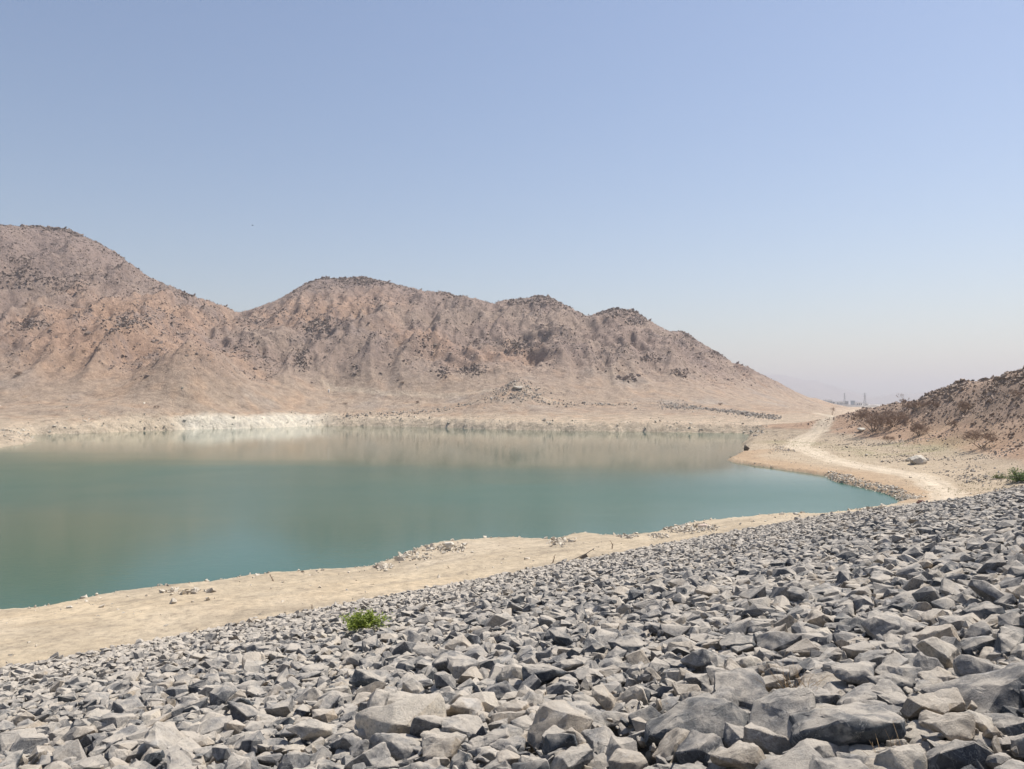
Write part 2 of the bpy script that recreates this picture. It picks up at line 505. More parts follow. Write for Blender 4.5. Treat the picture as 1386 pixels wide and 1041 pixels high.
# ------------------------------------------------------------------ terrain mesh
ang = np.concatenate([np.arange(-180, -44, 4.0), np.arange(-44, -36, 0.4), np.arange(-36, 36, 0.115), np.arange(36, 44, 0.4), np.arange(44, 180, 4.0)])
rad = np.concatenate([np.array([3.0, 10, 16, 20]), np.arange(22, 100, 0.42), np.arange(100, 235, 0.8), np.arange(235, 345, 1.1), np.arange(345, 640, 1.9),
                      np.arange(640, 760, 8), np.geomspace(760, 13000, 26)])
TH, RA = np.meshgrid(np.radians(ang), rad, indexing='ij')
X = RA * np.sin(TH); Y = RA * np.cos(TH)
Z, SD, LAND, MM, FAR, RR, GUL, HC = height(X, Y, True)

def mixc(a, b, t): return a * (1 - t[..., None]) + np.array(b, float) * t[..., None]
C_ = np.zeros(X.shape + (3,)) + np.array([0.385, 0.322, 0.235])           # pale sand
n1 = fbm(X, Y, 9, 4, 101); n2 = fbm(X, Y, 45, 3, 102); n3 = fbm(X, Y, 3, 3, 103); n4 = fbm(X, Y, 110, 3, 104)
C_ = mixc(C_, (0.40, 0.34, 0.26), sstep(-0.1, 0.5, n1) * 0.7)
C_ = mixc(C_, (0.48, 0.39, 0.27), sstep(0.1, 0.5, fbm(X, Y, 14, 3, 107)) * 0.5)
# streaks along the shore strip
_u, _n = un(X, Y)
st = fbm(_u / 9.0, _n / 0.9, 1.0, 4, 108)
C_ = mixc(C_, (0.27, 0.228, 0.172), sstep(0.0, 0.4, st) * (1 - FAR) * 0.65)
# far terraces: beige, browner with height
C_ = mixc(C_, (0.42, 0.34, 0.255), FAR)
ter = FAR * sstep(2.5, 7, Z)
C_ = mixc(C_, (0.305, 0.238, 0.182), ter)
C_ = mixc(C_, (0.345, 0.245, 0.172), FAR * sstep(0.0, 0.4, n1 + 0.5 * n2) * sstep(2.2, 5, Z) * 0.65)
C_ = mixc(C_, (0.29, 0.245, 0.205), FAR * sstep(0.1, 0.45, fbm(X, Y, 26, 3, 109)) * sstep(5, 9, Z) * 0.8)
# pale waterline band on the far bank
C_ = mixc(C_, (0.43, 0.36, 0.275), FAR * (1 - sstep(3, 9, SD + 3 * n1)) * (SD > -2) * 0.85)
PXv = CX + F * X / np.maximum(Y, 1.0)
C_ = mixc(C_, (0.58, 0.54, 0.455), FAR * (1 - sstep(6, 15, SD + 4 * n1)) * sstep(225, 260, PXv) * (1 - sstep(405, 470, PXv)) * (Y > 200) * (1 - sstep(4.0, 6.0, Z + n1)) * 0.8)
# mountain
mt = np.clip(MM * 1.15, 0, 1)
mc = np.zeros_like(C_) + np.array([0.225, 0.170, 0.143])
mc = mixc(mc, (0.25, 0.193, 0.157), sstep(-0.25, 0.35, n2))
left = 1 - sstep(-150, -40, X)
mc = mixc(mc, (0.30, 0.198, 0.14), sstep(0.05, 0.55, n4 + 0.35 * n1 + 0.25 * left) * (1 - sstep(70, 100, Z)) * 0.8)
mc = mixc(mc, (0.285, 0.23, 0.187), sstep(0.15, 0.55, -GUL + 0.3 * n1) * 0.55)
rockm = sstep(0.05, 0.4, fbm(X, Y, 40, 4, 111) + 0.25 * sstep(60, 110, Z) + 0.15 * GUL)
mc = mixc(mc, (0.19, 0.152, 0.138), rockm * sstep(-0.25, 0.25, n3) * 0.7)
mc = mixc(mc, (0.195, 0.152, 0.138), sstep(55, 110, Z + 15 * n2) * 0.6)
C_ = C_ * (1 - mt[..., None]) + mc * mt[..., None]
# right hillside and valley floor
rh = (1 - sstep(225, 280, RR)) * (X > 0)
C_ = mixc(C_, (0.33, 0.228, 0.16), rh * sstep(1.3, 2.6, Z + 0.5 * n1))
C_ = mixc(C_, (0.285, 0.208, 0.158), rh * sstep(4.5, 8.5, Z + 1.5 * n3))
C_ = mixc(C_, (0.33, 0.275, 0.21), rh * (1 - sstep(2.2, 3.0, Z)) * sstep(0.9, 1.5, Z) * sstep(74, 86, RR) * sstep(30, 44, X) * 0.9)

def seg_d(x, y, pts):
    d = np.full(x.shape, 1e9)
    for (ax, ay), (bx, by) in zip(pts[:-1], pts[1:]):
        ex, ey = bx - ax, by - ay
        t = np.clip(((x - ax) * ex + (y - ay) * ey) / (ex * ex + ey * ey + 1e-9), 0, 1)
        d = np.minimum(d, np.hypot(x - ax - t * ex, y - ay - t * ey))
    return d
track = [G(1262, 682, 1.3), G(1283, 668, 1.3), G(1278, 655, 1.2), G(1250, 645, 1.1), G(1200, 634, 1.0), G(1150, 625, 0.9), G(1105, 616, 0.9), G(1078, 607, 1.0),
         G(1085, 596, 1.5), G(1100, 586, 2.1), G(1125, 577, 2.8), G(1140, 572, 3.2), G(1128, 566, 3.6), G(1105, 562, 4.2)]
td = seg_d(X, Y, track)
wet = (1 - sstep(2.0, 9.0, SD + 1.5 * n1)) * (SD > 0) * sstep(25, 40, X) * (RR > 78) * (RR < 150)
C_ = mixc(C_, (0.34, 0.275, 0.20), 0.9 * rh * sstep(20, 34, X) * sstep(72, 90, RR) * (1 - sstep(1.7, 2.8, Z)) * 0.75)
C_ = mixc(C_, (0.33, 0.235, 0.15), wet * 0.85)
TW = 1.25 + 0.7 * sstep(90, 180, RR)
C_ = mixc(C_, (0.50, 0.43, 0.335), (1 - sstep(TW * 0.7, TW * 1.7, td + 0.5 * n3)) * 0.9)
rut = np.abs(td - 0.85 * (1 + 0.4 * sstep(90, 180, RR)))
C_ = mixc(C_, (0.35, 0.29, 0.215), (1 - sstep(0.15, 0.45, rut)) * (td < TW) * 0.5)
grs = (np.exp(-(((X - G(1215, 607, 2)[0]) / 9) ** 2 + ((Y - G(1215, 607, 2)[1]) / 13) ** 2)) + np.exp(-(((X - G(1075, 600, 1.2)[0]) / 5) ** 2 + ((Y - G(1075, 600, 1.2)[1]) / 9) ** 2)))
C_ = mixc(C_, (0.20, 0.20, 0.095), np.clip(grs * sstep(-0.25, 0.3, n1 + 0.4 * n3), 0, 1) * 0.55)
# faint path up on the left terrace
path2 = [P(440, 530, 375)[:2], P(520, 535, 366)[:2], P(640, 541, 355)[:2], P(760, 549, 335)[:2]]
C_ = mixc(C_, (0.50, 0.43, 0.34), (1 - sstep(1.0, 3.0, seg_d(X, Y, path2))) * 0.3)
# damp line at the water's edge and lake bed
C_ = mixc(C_, (0.24, 0.205, 0.15), (1 - sstep(0.03, 0.12, np.abs(Z))) * 0.8 * (SD < 1.0))
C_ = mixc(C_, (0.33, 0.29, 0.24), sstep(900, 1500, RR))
# faint wheel tracks running along the strip
for off in (TOE + 2.6, TOE + 4.3, TOE + 5.5, TOE + 7.2):
    wob = _n - off - 0.8 * fbm(_u, _u * 0, 22, 2, 121)
    C_ = mixc(C_, (0.34, 0.288, 0.215), np.exp(-(wob / 0.16) ** 2) * (1 - FAR) * sstep(-0.3, 0.2, fbm(_u, _n, 7, 2, 122)) * 0.45 * (RR < 90))
C_ = mixc(C_, (0.27, 0.222, 0.16), (1 - sstep(0.05, 0.22, Z + 0.05 * n3)) * (SD > -0.3) * (1 - FAR) * 0.7)
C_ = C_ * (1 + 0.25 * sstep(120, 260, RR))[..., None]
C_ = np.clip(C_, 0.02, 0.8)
GR = sstep(120, 260, RR)

na, nr = X.shape
idx = np.arange(na * nr).reshape(na, nr)
a0 = idx[:, :-1]; a1 = idx[:, 1:]
b0 = np.roll(idx, -1, 0)[:, :-1]; b1 = np.roll(idx, -1, 0)[:, 1:]
quads = np.stack([a0, a1, b1, b0], -1).reshape(-1, 4)[:, ::-1]
VV = np.stack([X, Y, Z], -1).reshape(-1, 3); CC = C_.reshape(-1, 3); GG = GR.reshape(-1)
qz = Z.reshape(-1)[quads[:, 0]]; qr = RR.reshape(-1)[quads[:, 0]]; qx = X.reshape(-1)[quads[:, 0]]; qy = Y.reshape(-1)[quads[:, 0]]
qm = MM.reshape(-1)[quads[:, 0]]; qh = HC.reshape(-1)[quads[:, 0]]; qt = td.reshape(-1)[quads[:, 0]]; qsd = SD.reshape(-1)[quads[:, 0]]
qth = np.degrees(np.arctan2(qx, qy))
border = -19.3 + 4.2 * np.clip((540 - qr) / 190, 0, 1.3)
region = np.zeros(len(quads), int)
region[(qm > 0.35) & (np.abs(qth) < 60)] = 2
region[(qm > 0.35) & (qth < border)] = 1
region[(qh > 0.35) & (qx > 0)] = 3
region[(qt < 2.0 + 0.9 * (qr > 120)) & (region == 0) & (qr < 300) & (qsd > 0.5)] = 4
M_ground = mat_terrain()
names = {0: 'ground', 1: 'mountain', 2: 'mountain', 3: 'rocky_hill', 4: 'dirt_track'}
TER = {}
for k_ in (0, 1, 2, 3, 4):
    q = quads[region == k_]
    used, inv = np.unique(q, return_inverse=True)
    o = mesh_np(names[k_], VV[used], inv.reshape(-1, 4), M_ground, smooth=True)
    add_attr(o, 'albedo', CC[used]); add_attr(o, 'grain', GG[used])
    o['kind'] = 'structure'
    TER[k_] = o
TER[1]['label'] = 'tall reddish brown mountain on the far left behind the lake'
TER[2]['label'] = 'long brown rocky range of peaks behind the middle of the lake'
TER[3]['label'] = 'dark stony hillside rising at the right edge'
TER[4]['label'] = 'pale dirt track curving round the cove on the right'

# ------------------------------------------------------------------ water
def mat_water():
    k = NT('lake_water')
    p = k.pos()
    sp = k.n('ShaderNodeSeparateXYZ'); k.l(p, sp.inputs[0])
    big = k.noise(0.011, 4, 0.55, p)
    mp = k.n('ShaderNodeMapping'); mp.inputs['Scale'].default_value = (0.012, 0.05, 1)
    k.l(p, mp.inputs[0])
    st = k.noise(1.0, 4, 0.6, mp.outputs[0])
    # wind-rippled zone: between the calm water under the far bank and the sheltered near shore
    edge = k.math('ADD', sp.outputs[1], k.math('MULTIPLY', k.math('SUBTRACT', st, 0.5), 22.0))
    edge = k.math('ADD', edge, k.math('MULTIPLY', sp.outputs[0], 0.42))
    rip = k.math('MULTIPLY', k.maprange(edge, 88.0, 142.0, 1.0, 0.0), k.maprange(k.math('ADD', sp.outputs[1], k.math('MULTIPLY', k.math('SUBTRACT', st, 0.5), 26.0)), 50.0, 84.0, 0.48, 1.0))
    pat = k.maprange(big, 0.40, 0.60, 0.75, 1.0)
    strip = k.math('MULTIPLY', k.maprange(sp.outputs[0], 42.0, 60.0), k.maprange(sp.outputs[1], 195.0, 215.0))
    rip = k.math('MAXIMUM', rip, k.math('MULTIPLY', strip, 0.35))
    rip = k.math('MULTIPLY', rip, pat)
    rough = k.math('MULTIPLY_ADD', rip, 0.25, 0.03)
    depth = k.noise(0.02, 3, 0.5, p)
    col = k.mix(k.maprange(depth, 0.35, 0.65), (0.028, 0.088, 0.060), (0.040, 0.096, 0.060))
    k.b.inputs['IOR'].default_value = 1.333
    k.b.inputs['Specular IOR Level'].default_value = 0.5
    wv = k.noise(2.4, 4, 0.6, p)
    wv2 = k.noise(0.6, 3, 0.6, p)
    b = k.bump(wv, 0.008, 0.5)
    b = k.bump(wv2, 0.012, 0.4, b)
    return k.done(col, rough, b)
WV = np.array([[-420, 5, 0], [150, 5, 0], [150, 400, 0], [-420, 400, 0]], float)
wo = mesh_np('water', WV, np.array([[0, 1, 2, 3]]), mat_water())
tag(wo, 'calm green blue lake water', kind='structure')

# ------------------------------------------------------------------ stones of the dam face
def hull_variant(seed, npts, flat=0.62, box=0.5):
    rd = random.Random(seed)
    bm = bmesh.new()
    sx, sy, sz = rd.uniform(0.85, 1.35), rd.uniform(0.6, 1.0), rd.uniform(flat * 0.6, flat * 1.25)
    for i in range(npts):
        v = Vector((rd.gauss(0, 1), rd.gauss(0, 1), rd.gauss(0, 1))).normalized()
        mx = max(abs(v.x), abs(v.y), abs(v.z))
        c = v / mx                                    # on a cube
        v = v.lerp(c, box * rd.uniform(0.5, 1.1))
        v *= rd.uniform(0.82, 1.05)
        bm.verts.new((v.x * sx * 0.5, v.y * sy * 0.5, v.z * sz * 0.5))
    bmesh.ops.convex_hull(bm, input=bm.verts)
    bmesh.ops.delete(bm, geom=[v for v in bm.verts if not v.link_faces], context='VERTS')
    bmesh.ops.recalc_face_normals(bm, faces=bm.faces)
    return bm

def detail(bm, cuts, seed, amp):
    bmesh.ops.bevel(bm, geom=list(bm.edges), offset=0.008, segments=1, affect='EDGES', clamp_overlap=True)
    bmesh.ops.triangulate(bm, faces=bm.faces)
    if cuts:
        for _ in range(cuts):
            long = [e for e in bm.edges if e.calc_length() > (0.13, 0.07, 0.045)[min(_, 2)]]
            bmesh.ops.subdivide_edges(bm, edges=long, cuts=1, use_grid_fill=False)
            bmesh.ops.triangulate(bm, faces=[f for f in bm.faces if len(f.verts) > 3])
    bm.normal_update()
    o = Vector((seed * 3.17, seed * 1.3, -seed * 2.1))
    sh = Matrix.Rotation(seed * 1.7, 3, 'X') @ Matrix.Rotation(seed * 0.9, 3, 'Y')
    for v in bm.verts:
        p = v.co.copy(); q = sh @ p
        c1 = mnoise.voronoi(Vector((q.x * 2.6, q.y * 2.6, q.z * 4.2)) + o)[0][0]      # scooped fracture faces
        c2 = mnoise.voronoi(Vector((q.x * 6.5, q.y * 6.5, q.z * 11)) + o)[0][0]
        a = mnoise.noise(p * 3.0 + o) * 0.9 + mnoise.noise(p * 16 + o) * 0.25
        st = math.floor(mnoise.noise(Vector((q.x * 1.4, q.y * 1.4, q.z * 7)) + o) * 4) / 4.0   # stepped breaks
        v.co = p + v.normal * amp * (a + 1.0 * st + 3.4 * (c1 - 0.4) + 1.1 * (c2 - 0.3))
    bmesh.ops.recalc_face_normals(bm, faces=bm.faces)

def bm_arrays(bm):
    bm.verts.ensure_lookup_table(); bm.verts.index_update()
    return (np.array([v.co[:] for v in bm.verts]), np.array([[v.index for v in f.verts] for f in bm.faces]))

M_stone1 = mat_stone('broken_rock', True)
M_stoneN = mat_stone('broken_rock_field', False)

near_meshes = []
for s in range(44):
    bm = hull_variant(1000 + s, random.choice((13, 17, 22, 26)), 0.58, 0.85)
    detail(bm, 3, s + 1, 0.020)
    me = bpy.data.meshes.new('stone')
    bm.to_mesh(me); bm.free()
    me.polygons.foreach_set('use_smooth', np.ones(len(me.polygons), bool))
    me.set_sharp_from_angle(angle=R(21))
    me.materials.append(M_stone1)
    near_meshes.append(me)
mid_vars, low_vars = [], []
for s in range(40):
    bm = hull_variant(2000 + s, random.choice((14, 18, 22)), 0.58, 0.85)
    detail(bm, 1, s + 60, 0.018); mid_vars.append(bm_arrays(bm)); bm.free()
for s in range(50):
    bm = hull_variant(3000 + s, random.choice((11, 13, 15)), 0.55, 0.85); bmesh.ops.triangulate(bm, faces=bm.faces)
    low_vars.append(bm_arrays(bm)); bm.free()
tiny_vars = []
for s in range(40):
    bm = hull_variant(4000 + s, 8, 0.75, 0.3); bmesh.ops.triangulate(bm, faces=bm.faces)
    tiny_vars.append(bm_arrays(bm)); bm.free()

def rotmats(tilt, yaw, roll):
    """tilt about x, roll about y, yaw about z; arrays"""
    cx, sx = np.cos(tilt), np.sin(tilt); cy, sy = np.cos(roll), np.sin(roll); cz, sz = np.cos(yaw), np.sin(yaw)
    n = len(tilt); A = np.zeros((n, 3, 3)); B = np.zeros((n, 3, 3)); C = np.zeros((n, 3, 3))
    A[:, 0, 0] = 1; A[:, 1, 1] = cx; A[:, 1, 2] = -sx; A[:, 2, 1] = sx; A[:, 2, 2] = cx
    B[:, 1, 1] = 1; B[:, 0, 0] = cy; B[:, 0, 2] = sy; B[:, 2, 0] = -sy; B[:, 2, 2] = cy
    C[:, 2, 2] = 1; C[:, 0, 0] = cz; C[:, 0, 1] = -sz; C[:, 1, 0] = sz; C[:, 1, 1] = cz
    return C @ B @ A

def scatter_mesh(name, variants, pos, size, rot, tone, mat, parent=None, smooth=False):
    """joins many small rocks into one mesh"""
    vs, fs, ts = [], [], []
    base = 0
    pick = rng.integers(0, len(variants), len(pos))
    for vi, (v, f) in enumerate(variants):
        w = np.nonzero(pick == vi)[0]
        if not len(w): continue
        A = np.einsum('nij,kj->nki', rot[w], v) * size[w][:, None, None] + pos[w][:, None, :]
        vs.append(A.reshape(-1, 3))
        fs.append((f[None] + (np.arange(len(w)) * len(v))[:, None, None] + base).reshape(-1, 3))
        ts.append(np.repeat(tone[w], len(v)))
        base += len(w) * len(v)
    o = mesh_np(name, np.concatenate(vs), np.concatenate(fs), mat, smooth, parent)
    add_attr(o, 'tone', np.concatenate(ts))
    o['kind'] = 'stuff'
    return o

# the dam's own sheet: crest, face and toe
uu = np.arange(-70, 112, 0.8); nn = np.concatenate([np.arange(-14, 1.2, 0.8), np.arange(1.2, TOE + 2.5, 0.6)])
UU, NN = np.meshgrid(uu, nn, indexing='ij')
DX, DY = xy(UU, NN)
DT = toe_at(UU)
DZ = zdam(NN, UU) - 0.16 + 0.05 * fbm(DX, DY, 1.2, 3, 301)
DZ = np.where(NN < 1.0, H - EYE - 1.2 / SL - 0.02 + 0.015 * fbm(DX, DY, 1.0, 2, 302), DZ)
DZ = np.where(NN < -11, DZ - (-11 - NN) * 0.5, DZ)
DZ = np.where(NN > DT + 0.8, DZ - 0.8 * (NN - DT - 0.8), DZ)
ii = np.arange(UU.size).reshape(UU.shape)
dq = np.stack([ii[:-1, :-1], ii[:-1, 1:], ii[1:, 1:], ii[1:, :-1]], -1).reshape(-1, 4)[:, ::-1]
k = NT('rubble_bed'); nbed = k.noise(9, 8, 0.75, k.pos())
M_bed = k.done(k.ramp(nbed, [(0.3, (0.09, 0.085, 0.08)), (0.7, (0.27, 0.25, 0.225))]), 0.95, k.bump(nbed, 0.08, 1.0))
dam = mesh_np('rock_embankment', np.stack([DX, DY, DZ], -1).reshape(-1, 3), dq, M_bed, True)
tag(dam, 'broad dam slope of loose broken grey rocks in the foreground', kind='structure')

# candidate stones: two passes, a bedding layer and a top layer
def candidates(pitch, jit, smin, smax, lift, seed, n0=1.4):
    rg = np.random.default_rng(seed)
    us = np.arange(-24, 108, pitch); ns = np.arange(n0, TOE + 1.0, pitch * 0.86)
    U, N = np.meshgrid(us, ns, indexing='ij')
    U = U + (np.arange(N.shape[1]) % 2)[None, :] * pitch * 0.5
    U = (U + rg.uniform(-jit, jit, U.shape) * pitch).ravel(); N = (N + rg.uniform(-jit, jit, N.shape) * pitch).ravel()
    S = smin + (smax - smin) * rg.beta(1.5, 3.2, U.size)
    S *= lerp(0.9, 0.70, np.clip((N - 5) / 18, 0, 1))
    keep = (N < toe_at(U) + 1.2) & (rg.random(U.size) > np.where(N > toe_at(U) + 0.1 + 0.6 * fbm(U, N, 3.0, 2, 9), 0.92, -1))
    U, N, S = U[keep], N[keep], S[keep]
    x, y = xy(U, N)
    r = np.hypot(x, y)
    px = CX + F * x / np.maximum(y, 0.1)
    vis = (y > 0.5) & (px > -260) & (px < 1600) | (r < 9) & (y > -3)
    x, y, N, S, r, px, U = x[vis], y[vis], N[vis], S[vis], r[vis], px[vis], U[vis]
    z = zdam(N, U) + lift * S + rg.uniform(-0.05, 0.07, len(x)) * S / 0.4
    return np.stack([x, y, z], -1), S, r, px, N
c1 = candidates(0.28, 0.36, 0.20, 0.56, 0.02, 5)
c2 = candidates(0.44, 0.42, 0.25, 0.66, 0.17, 6)
c3 = candidates(0.36, 0.45, 0.16, 0.48, 0.20, 7, 9.0)
pos, S, r_, px_, N_ = (np.concatenate([a, b, c]) for a, b, c in zip(c1, c2, c3))
hz = height(pos[:, 0], pos[:, 1])
ok = (hz < pos[:, 2] + 0.25) & (r_ > 2.6)
pos, S, r_, px_, N_ = pos[ok], S[ok], r_[ok], px_[ok], N_[ok]
# a few hand-set foreground slabs
hand = [(545, 1000, 0.78, 10), (1135, 1010, 0.62, 0), (940, 1000, 0.56, -8), (1330, 950, 0.75, 5)]
hp = []
for (hx, hy, hs, hr) in hand:
    dx, dz = (hx - CX) / F, -(hy - HY) / F
    nvv = dx * NV[0] + NV[1]
    t = EYE / (-dz - nvv / SL)
    hp.append((dx * t, t, H + dz * t))
hp = np.array(hp)
for q, h_ in zip(hp, hand):
    d = np.hypot(pos[:, 0] - q[0], pos[:, 1] - q[1])
    m_ = d > h_[2] * 0.38
    pos, S, r_, px_, N_ = pos[m_], S[m_], r_[m_], px_[m_], N_[m_]
npos = len(pos)
dirv = math.atan(1 / SL)
tl = rng.normal(0, 0.22, npos); rl = rng.normal(0, 0.22, npos); yw = rng.uniform(0, 2 * np.pi, npos)
big = rng.random(npos) < 0.12
tl[big] = rng.uniform(-1.2, 1.2, big.sum()); rl[big] = rng.uniform(-1.2, 1.2, big.sum())
rot = rotmats(tl, yw, rl)
axis = np.array([UV[0], UV[1], 0.0])
Rs = np.array(Matrix.Rotation(-dirv, 3, Vector(axis)))
if (Rs @ np.array([0, 0, 1.0])) @ np.array([NV[0], NV[1], 0]) < 0: Rs = Rs.T
rot = np.einsum('ij,njk->nik', Rs, rot)
tone = np.clip(rng.beta(1.6, 1.7, npos), 0, 1)
py_ = HY - F * (pos[:, 2] - H) / np.maximum(pos[:, 1], 0.1)
inview = (px_ > -20) & (px_ < 1406) & (py_ < 1065) & (pos[:, 1] > 0)
score = np.where(inview, S / r_, 0)
order = np.argsort(-score)
near = order[:300 - len(hand)]
rest_m = np.ones(npos, bool); rest_m[near] = False
def place_stone(me, p, s, M3):
    o = bpy.data.objects.new('stone', me)
    COL.objects.link(o)
    o.parent = dam
    M4 = Matrix([[*(M3[0] * s), p[0]], [*(M3[1] * s), p[1]], [*(M3[2] * s), p[2]], [0, 0, 0, 1]])
    o.matrix_world = M4
    return o
for i in near:
    place_stone(random.choice(near_meshes), pos[i], S[i], rot[i])
for j, (q, h_) in enumerate(zip(hp, hand)):
    M3 = Rs @ np.array(Matrix.Rotation(R(h_[3]), 3, 'Z') @ Matrix.Rotation(R(-7), 3, 'X'))
    place_stone(near_meshes[(j * 5 + 3) % len(near_meshes)], q + np.array([0, 0, 0.13]), h_[2] * 1.12, M3)
nch = 9000
ch_r = rng.uniform(3.0, 16.0, nch); ch_t = np.radians(rng.uniform(-42, 42, nch))
cx_, cy_ = ch_r * np.sin(ch_t), ch_r * np.cos(ch_t); _cu, ch_n = un(cx_, cy_)
kp = (ch_n > 1.6) & (ch_n < TOE - 1); cx_, cy_, ch_n = cx_[kp], cy_[kp], ch_n[kp]
ch_s = np.exp(rng.normal(-2.5, 0.4, len(cx_)))
scatter_mesh('rock_chips', low_vars, np.stack([cx_, cy_, zdam(ch_n) + rng.uniform(-0.02, 0.10, len(cx_))], -1), ch_s,
             rotmats(rng.normal(0, .6, len(cx_)), rng.uniform(0, 6.28, len(cx_)), rng.normal(0, .6, len(cx_))), rng.beta(1.6, 1.5, len(cx_)), M_stoneN, dam)
rest = np.nonzero(rest_m)[0]
ang_px = S[rest] / r_[rest] * F
mid = rest[ang_px > 17]; low = rest[ang_px <= 17]
md = mid
vs_all = [scatter_mesh('stones', mid_vars, pos[md], S[md], rot[md], tone[md], M_stoneN)]
o_low = scatter_mesh('stones', low_vars, pos[low], S[low], rot[low], tone[low], M_stoneN)
# join the two detail levels into one object
bmj = vs_all[0].data
def join_np(objs, name, mat, parent, smooth=False):
    V, Fs, T = [], [], []; b = 0
    for o in objs:
        me = o.data; n = len(me.vertices)
        v = np.empty(n * 3, np.float32); me.vertices.foreach_get('co', v)
        f = np.empty(len(me.loops), np.int32); me.loops.foreach_get('vertex_index', f)
        t = np.empty(n, np.float32); me.attributes['tone'].data.foreach_get('value', t)
        V.append(v.reshape(-1, 3)); Fs.append(f.reshape(-1, 3) + b); T.append(t); b += n
        bpy.data.objects.remove(o); bpy.data.meshes.remove(me)
    o = mesh_np(name, np.concatenate(V), np.concatenate(Fs), mat, smooth, parent)
    add_attr(o, 'tone', np.concatenate(T)); o['kind'] = 'stuff'
    return o
so = join_np(vs_all + [o_low], 'loose_stones', M_stoneN, dam)
print('STONES', npos, 'mid', len(mid), 'low', len(low), 'tris', len(so.data.polygons))

# ------------------------------------------------------------------ rocks on the hills and along the shores
M_mrock = mat_rock('weathered_rock', (0.185, 0.145, 0.126), (0.33, 0.262, 0.215), 0.6, 0.3)
M_hrock = mat_rock('hill_rock', (0.19, 0.148, 0.122), (0.38, 0.295, 0.235), 2.0, 0.06)
M_srock = mat_rock('shore_rock', (0.38, 0.33, 0.265), (0.62, 0.565, 0.475), 4.0, 0.04)
M_grock = mat_rock('grey_rubble', (0.25, 0.225, 0.195), (0.46, 0.41, 0.35), 2.0, 0.08)

def scatter(n, th0, th1, r0, r1, dens, size, name, mat, parent, rpow=1.0, variants=None, sink=0.15, tonef=None):
    th = np.radians(rng.uniform(th0, th1, n)); r = (rng.uniform(r0 ** rpow, r1 ** rpow, n)) ** (1 / rpow)
    x, y = r * np.sin(th), r * np.cos(th)
    Zq, sd, land, m, far, rq, gul, hc = height(x, y, True)
    keep = rng.random(n) < dens(x, y, Zq, sd, m, hc, r)
    x, y, Zq = x[keep], y[keep], Zq[keep]; n = len(x)
    s = size(n, x, y)
    pos = np.stack([x, y, Zq + s * 0.3 * (0.5 - sink)], -1)
    rt = rotmats(rng.normal(0, 0.5, n), rng.uniform(0, 6.28, n), rng.normal(0, 0.5, n))
    tn = rng.beta(1.6, 1.8, n) if tonef is None else tonef(n, x, y)
    print(name, n)
    return scatter_mesh(name, variants or tiny_vars, pos, s, rt, tn, mat, parent)

def rock_mask(x, y, z):
    return sstep(0.0, 0.4, fbm(x, y, 40, 4, 111) + 0.25 * sstep(60, 110, z) + 0.1)
def logsize(a, sig, mx): return lambda n, x, y: np.minimum(a * np.exp(rng.normal(0, sig, n)), mx)
scatter(90000, -36, -15, 300, 650, lambda x, y, z, sd, m, hc, r: sstep(0.15, 0.9, m) * (0.22 + 0.45 * rock_mask(x, y, z) * sstep(20, 45, z)) * (np.degrees(np.arctan2(x, y)) < -16.5), logsize(0.60, 0.50, 3.0), 'boulders', M_mrock, TER[1], sink=0.35)
scatter(150000, -19, 22, 330, 660, lambda x, y, z, sd, m, hc, r: sstep(0.15, 0.9, m) * (0.22 + 0.45 * rock_mask(x, y, z) * sstep(20, 45, z)), logsize(0.60, 0.50, 3.0), 'boulders', M_mrock, TER[2], sink=0.35)
def outcrop_d(x, y, z, sd, m, hc, r):
    px = CX + F * x / y; py = HY - F * (z - H) / y
    d = np.zeros(x.shape)
    for a, b, w_, h_ in ((575, 467, 14, 14), (410, 488, 12, 14), (430, 440, 22, 12), (480, 500, 8, 8), (640, 500, 22, 7), (600, 505, 10, 6), (700, 470, 20, 10), (838, 424, 16, 6), (700, 408, 14, 5),
                         (740, 408, 24, 6), (860, 432, 14, 8), (935, 454, 10, 6), (975, 478, 14, 7), (880, 486, 14, 6), (920, 505, 12, 6), (30, 375, 40, 14), (90, 385, 30, 12), (40, 440, 30, 8),
                         (170, 440, 30, 10), (250, 395, 14, 6), (500, 380, 40, 5), (610, 398, 20, 5), (20, 350, 20, 6), (850, 512, 14, 5)):
        d = np.maximum(d, np.exp(-((px - a) / w_) ** 2 - ((py - b) / h_) ** 2))
    return (d > 0.25) * d * (m > 0.2)
scatter(150000, -34, 18, 330, 620, outcrop_d, logsize(1.15, 0.4, 3.6), 'outcrop', M_mrock, TER[2], sink=0.25, tonef=lambda n, x, y: rng.beta(1.5, 2.5, n) * 0.8)
rpts = [tuple(v) for v in ridge_xy]
def ridge_d(x, y, z, sd, m, hc, r):
    px = CX + F * x / y
    kn = 0.15 + 0 * px
    for a, w_ in ((675, 14), (735, 26), (835, 30), (930, 14), (965, 16), (610, 24), (480, 50), (60, 40), (200, 20), (990, 12), (560, 12)):
        kn = np.maximum(kn, np.exp(-((px - a) / w_) ** 2))
    return (1 - sstep(2, 9, seg_d(x, y, rpts))) * kn
scatter(130000, -34, 18, 495, 640, ridge_d, logsize(1.5, 0.45, 4.2), 'crags', M_mrock, TER[2], sink=0.25, tonef=lambda n, x, y: rng.beta(1.5, 2.5, n) * 0.7)
scatter(34000, 19, 40, 85, 235, lambda x, y, z, sd, m, hc, r: sstep(2.6, 7.5, z + 1.2 * fbm(x, y, 6, 3, 505)) * (x > 0), logsize(0.30, 0.55, 1.5), 'rocks', M_hrock, TER[3])
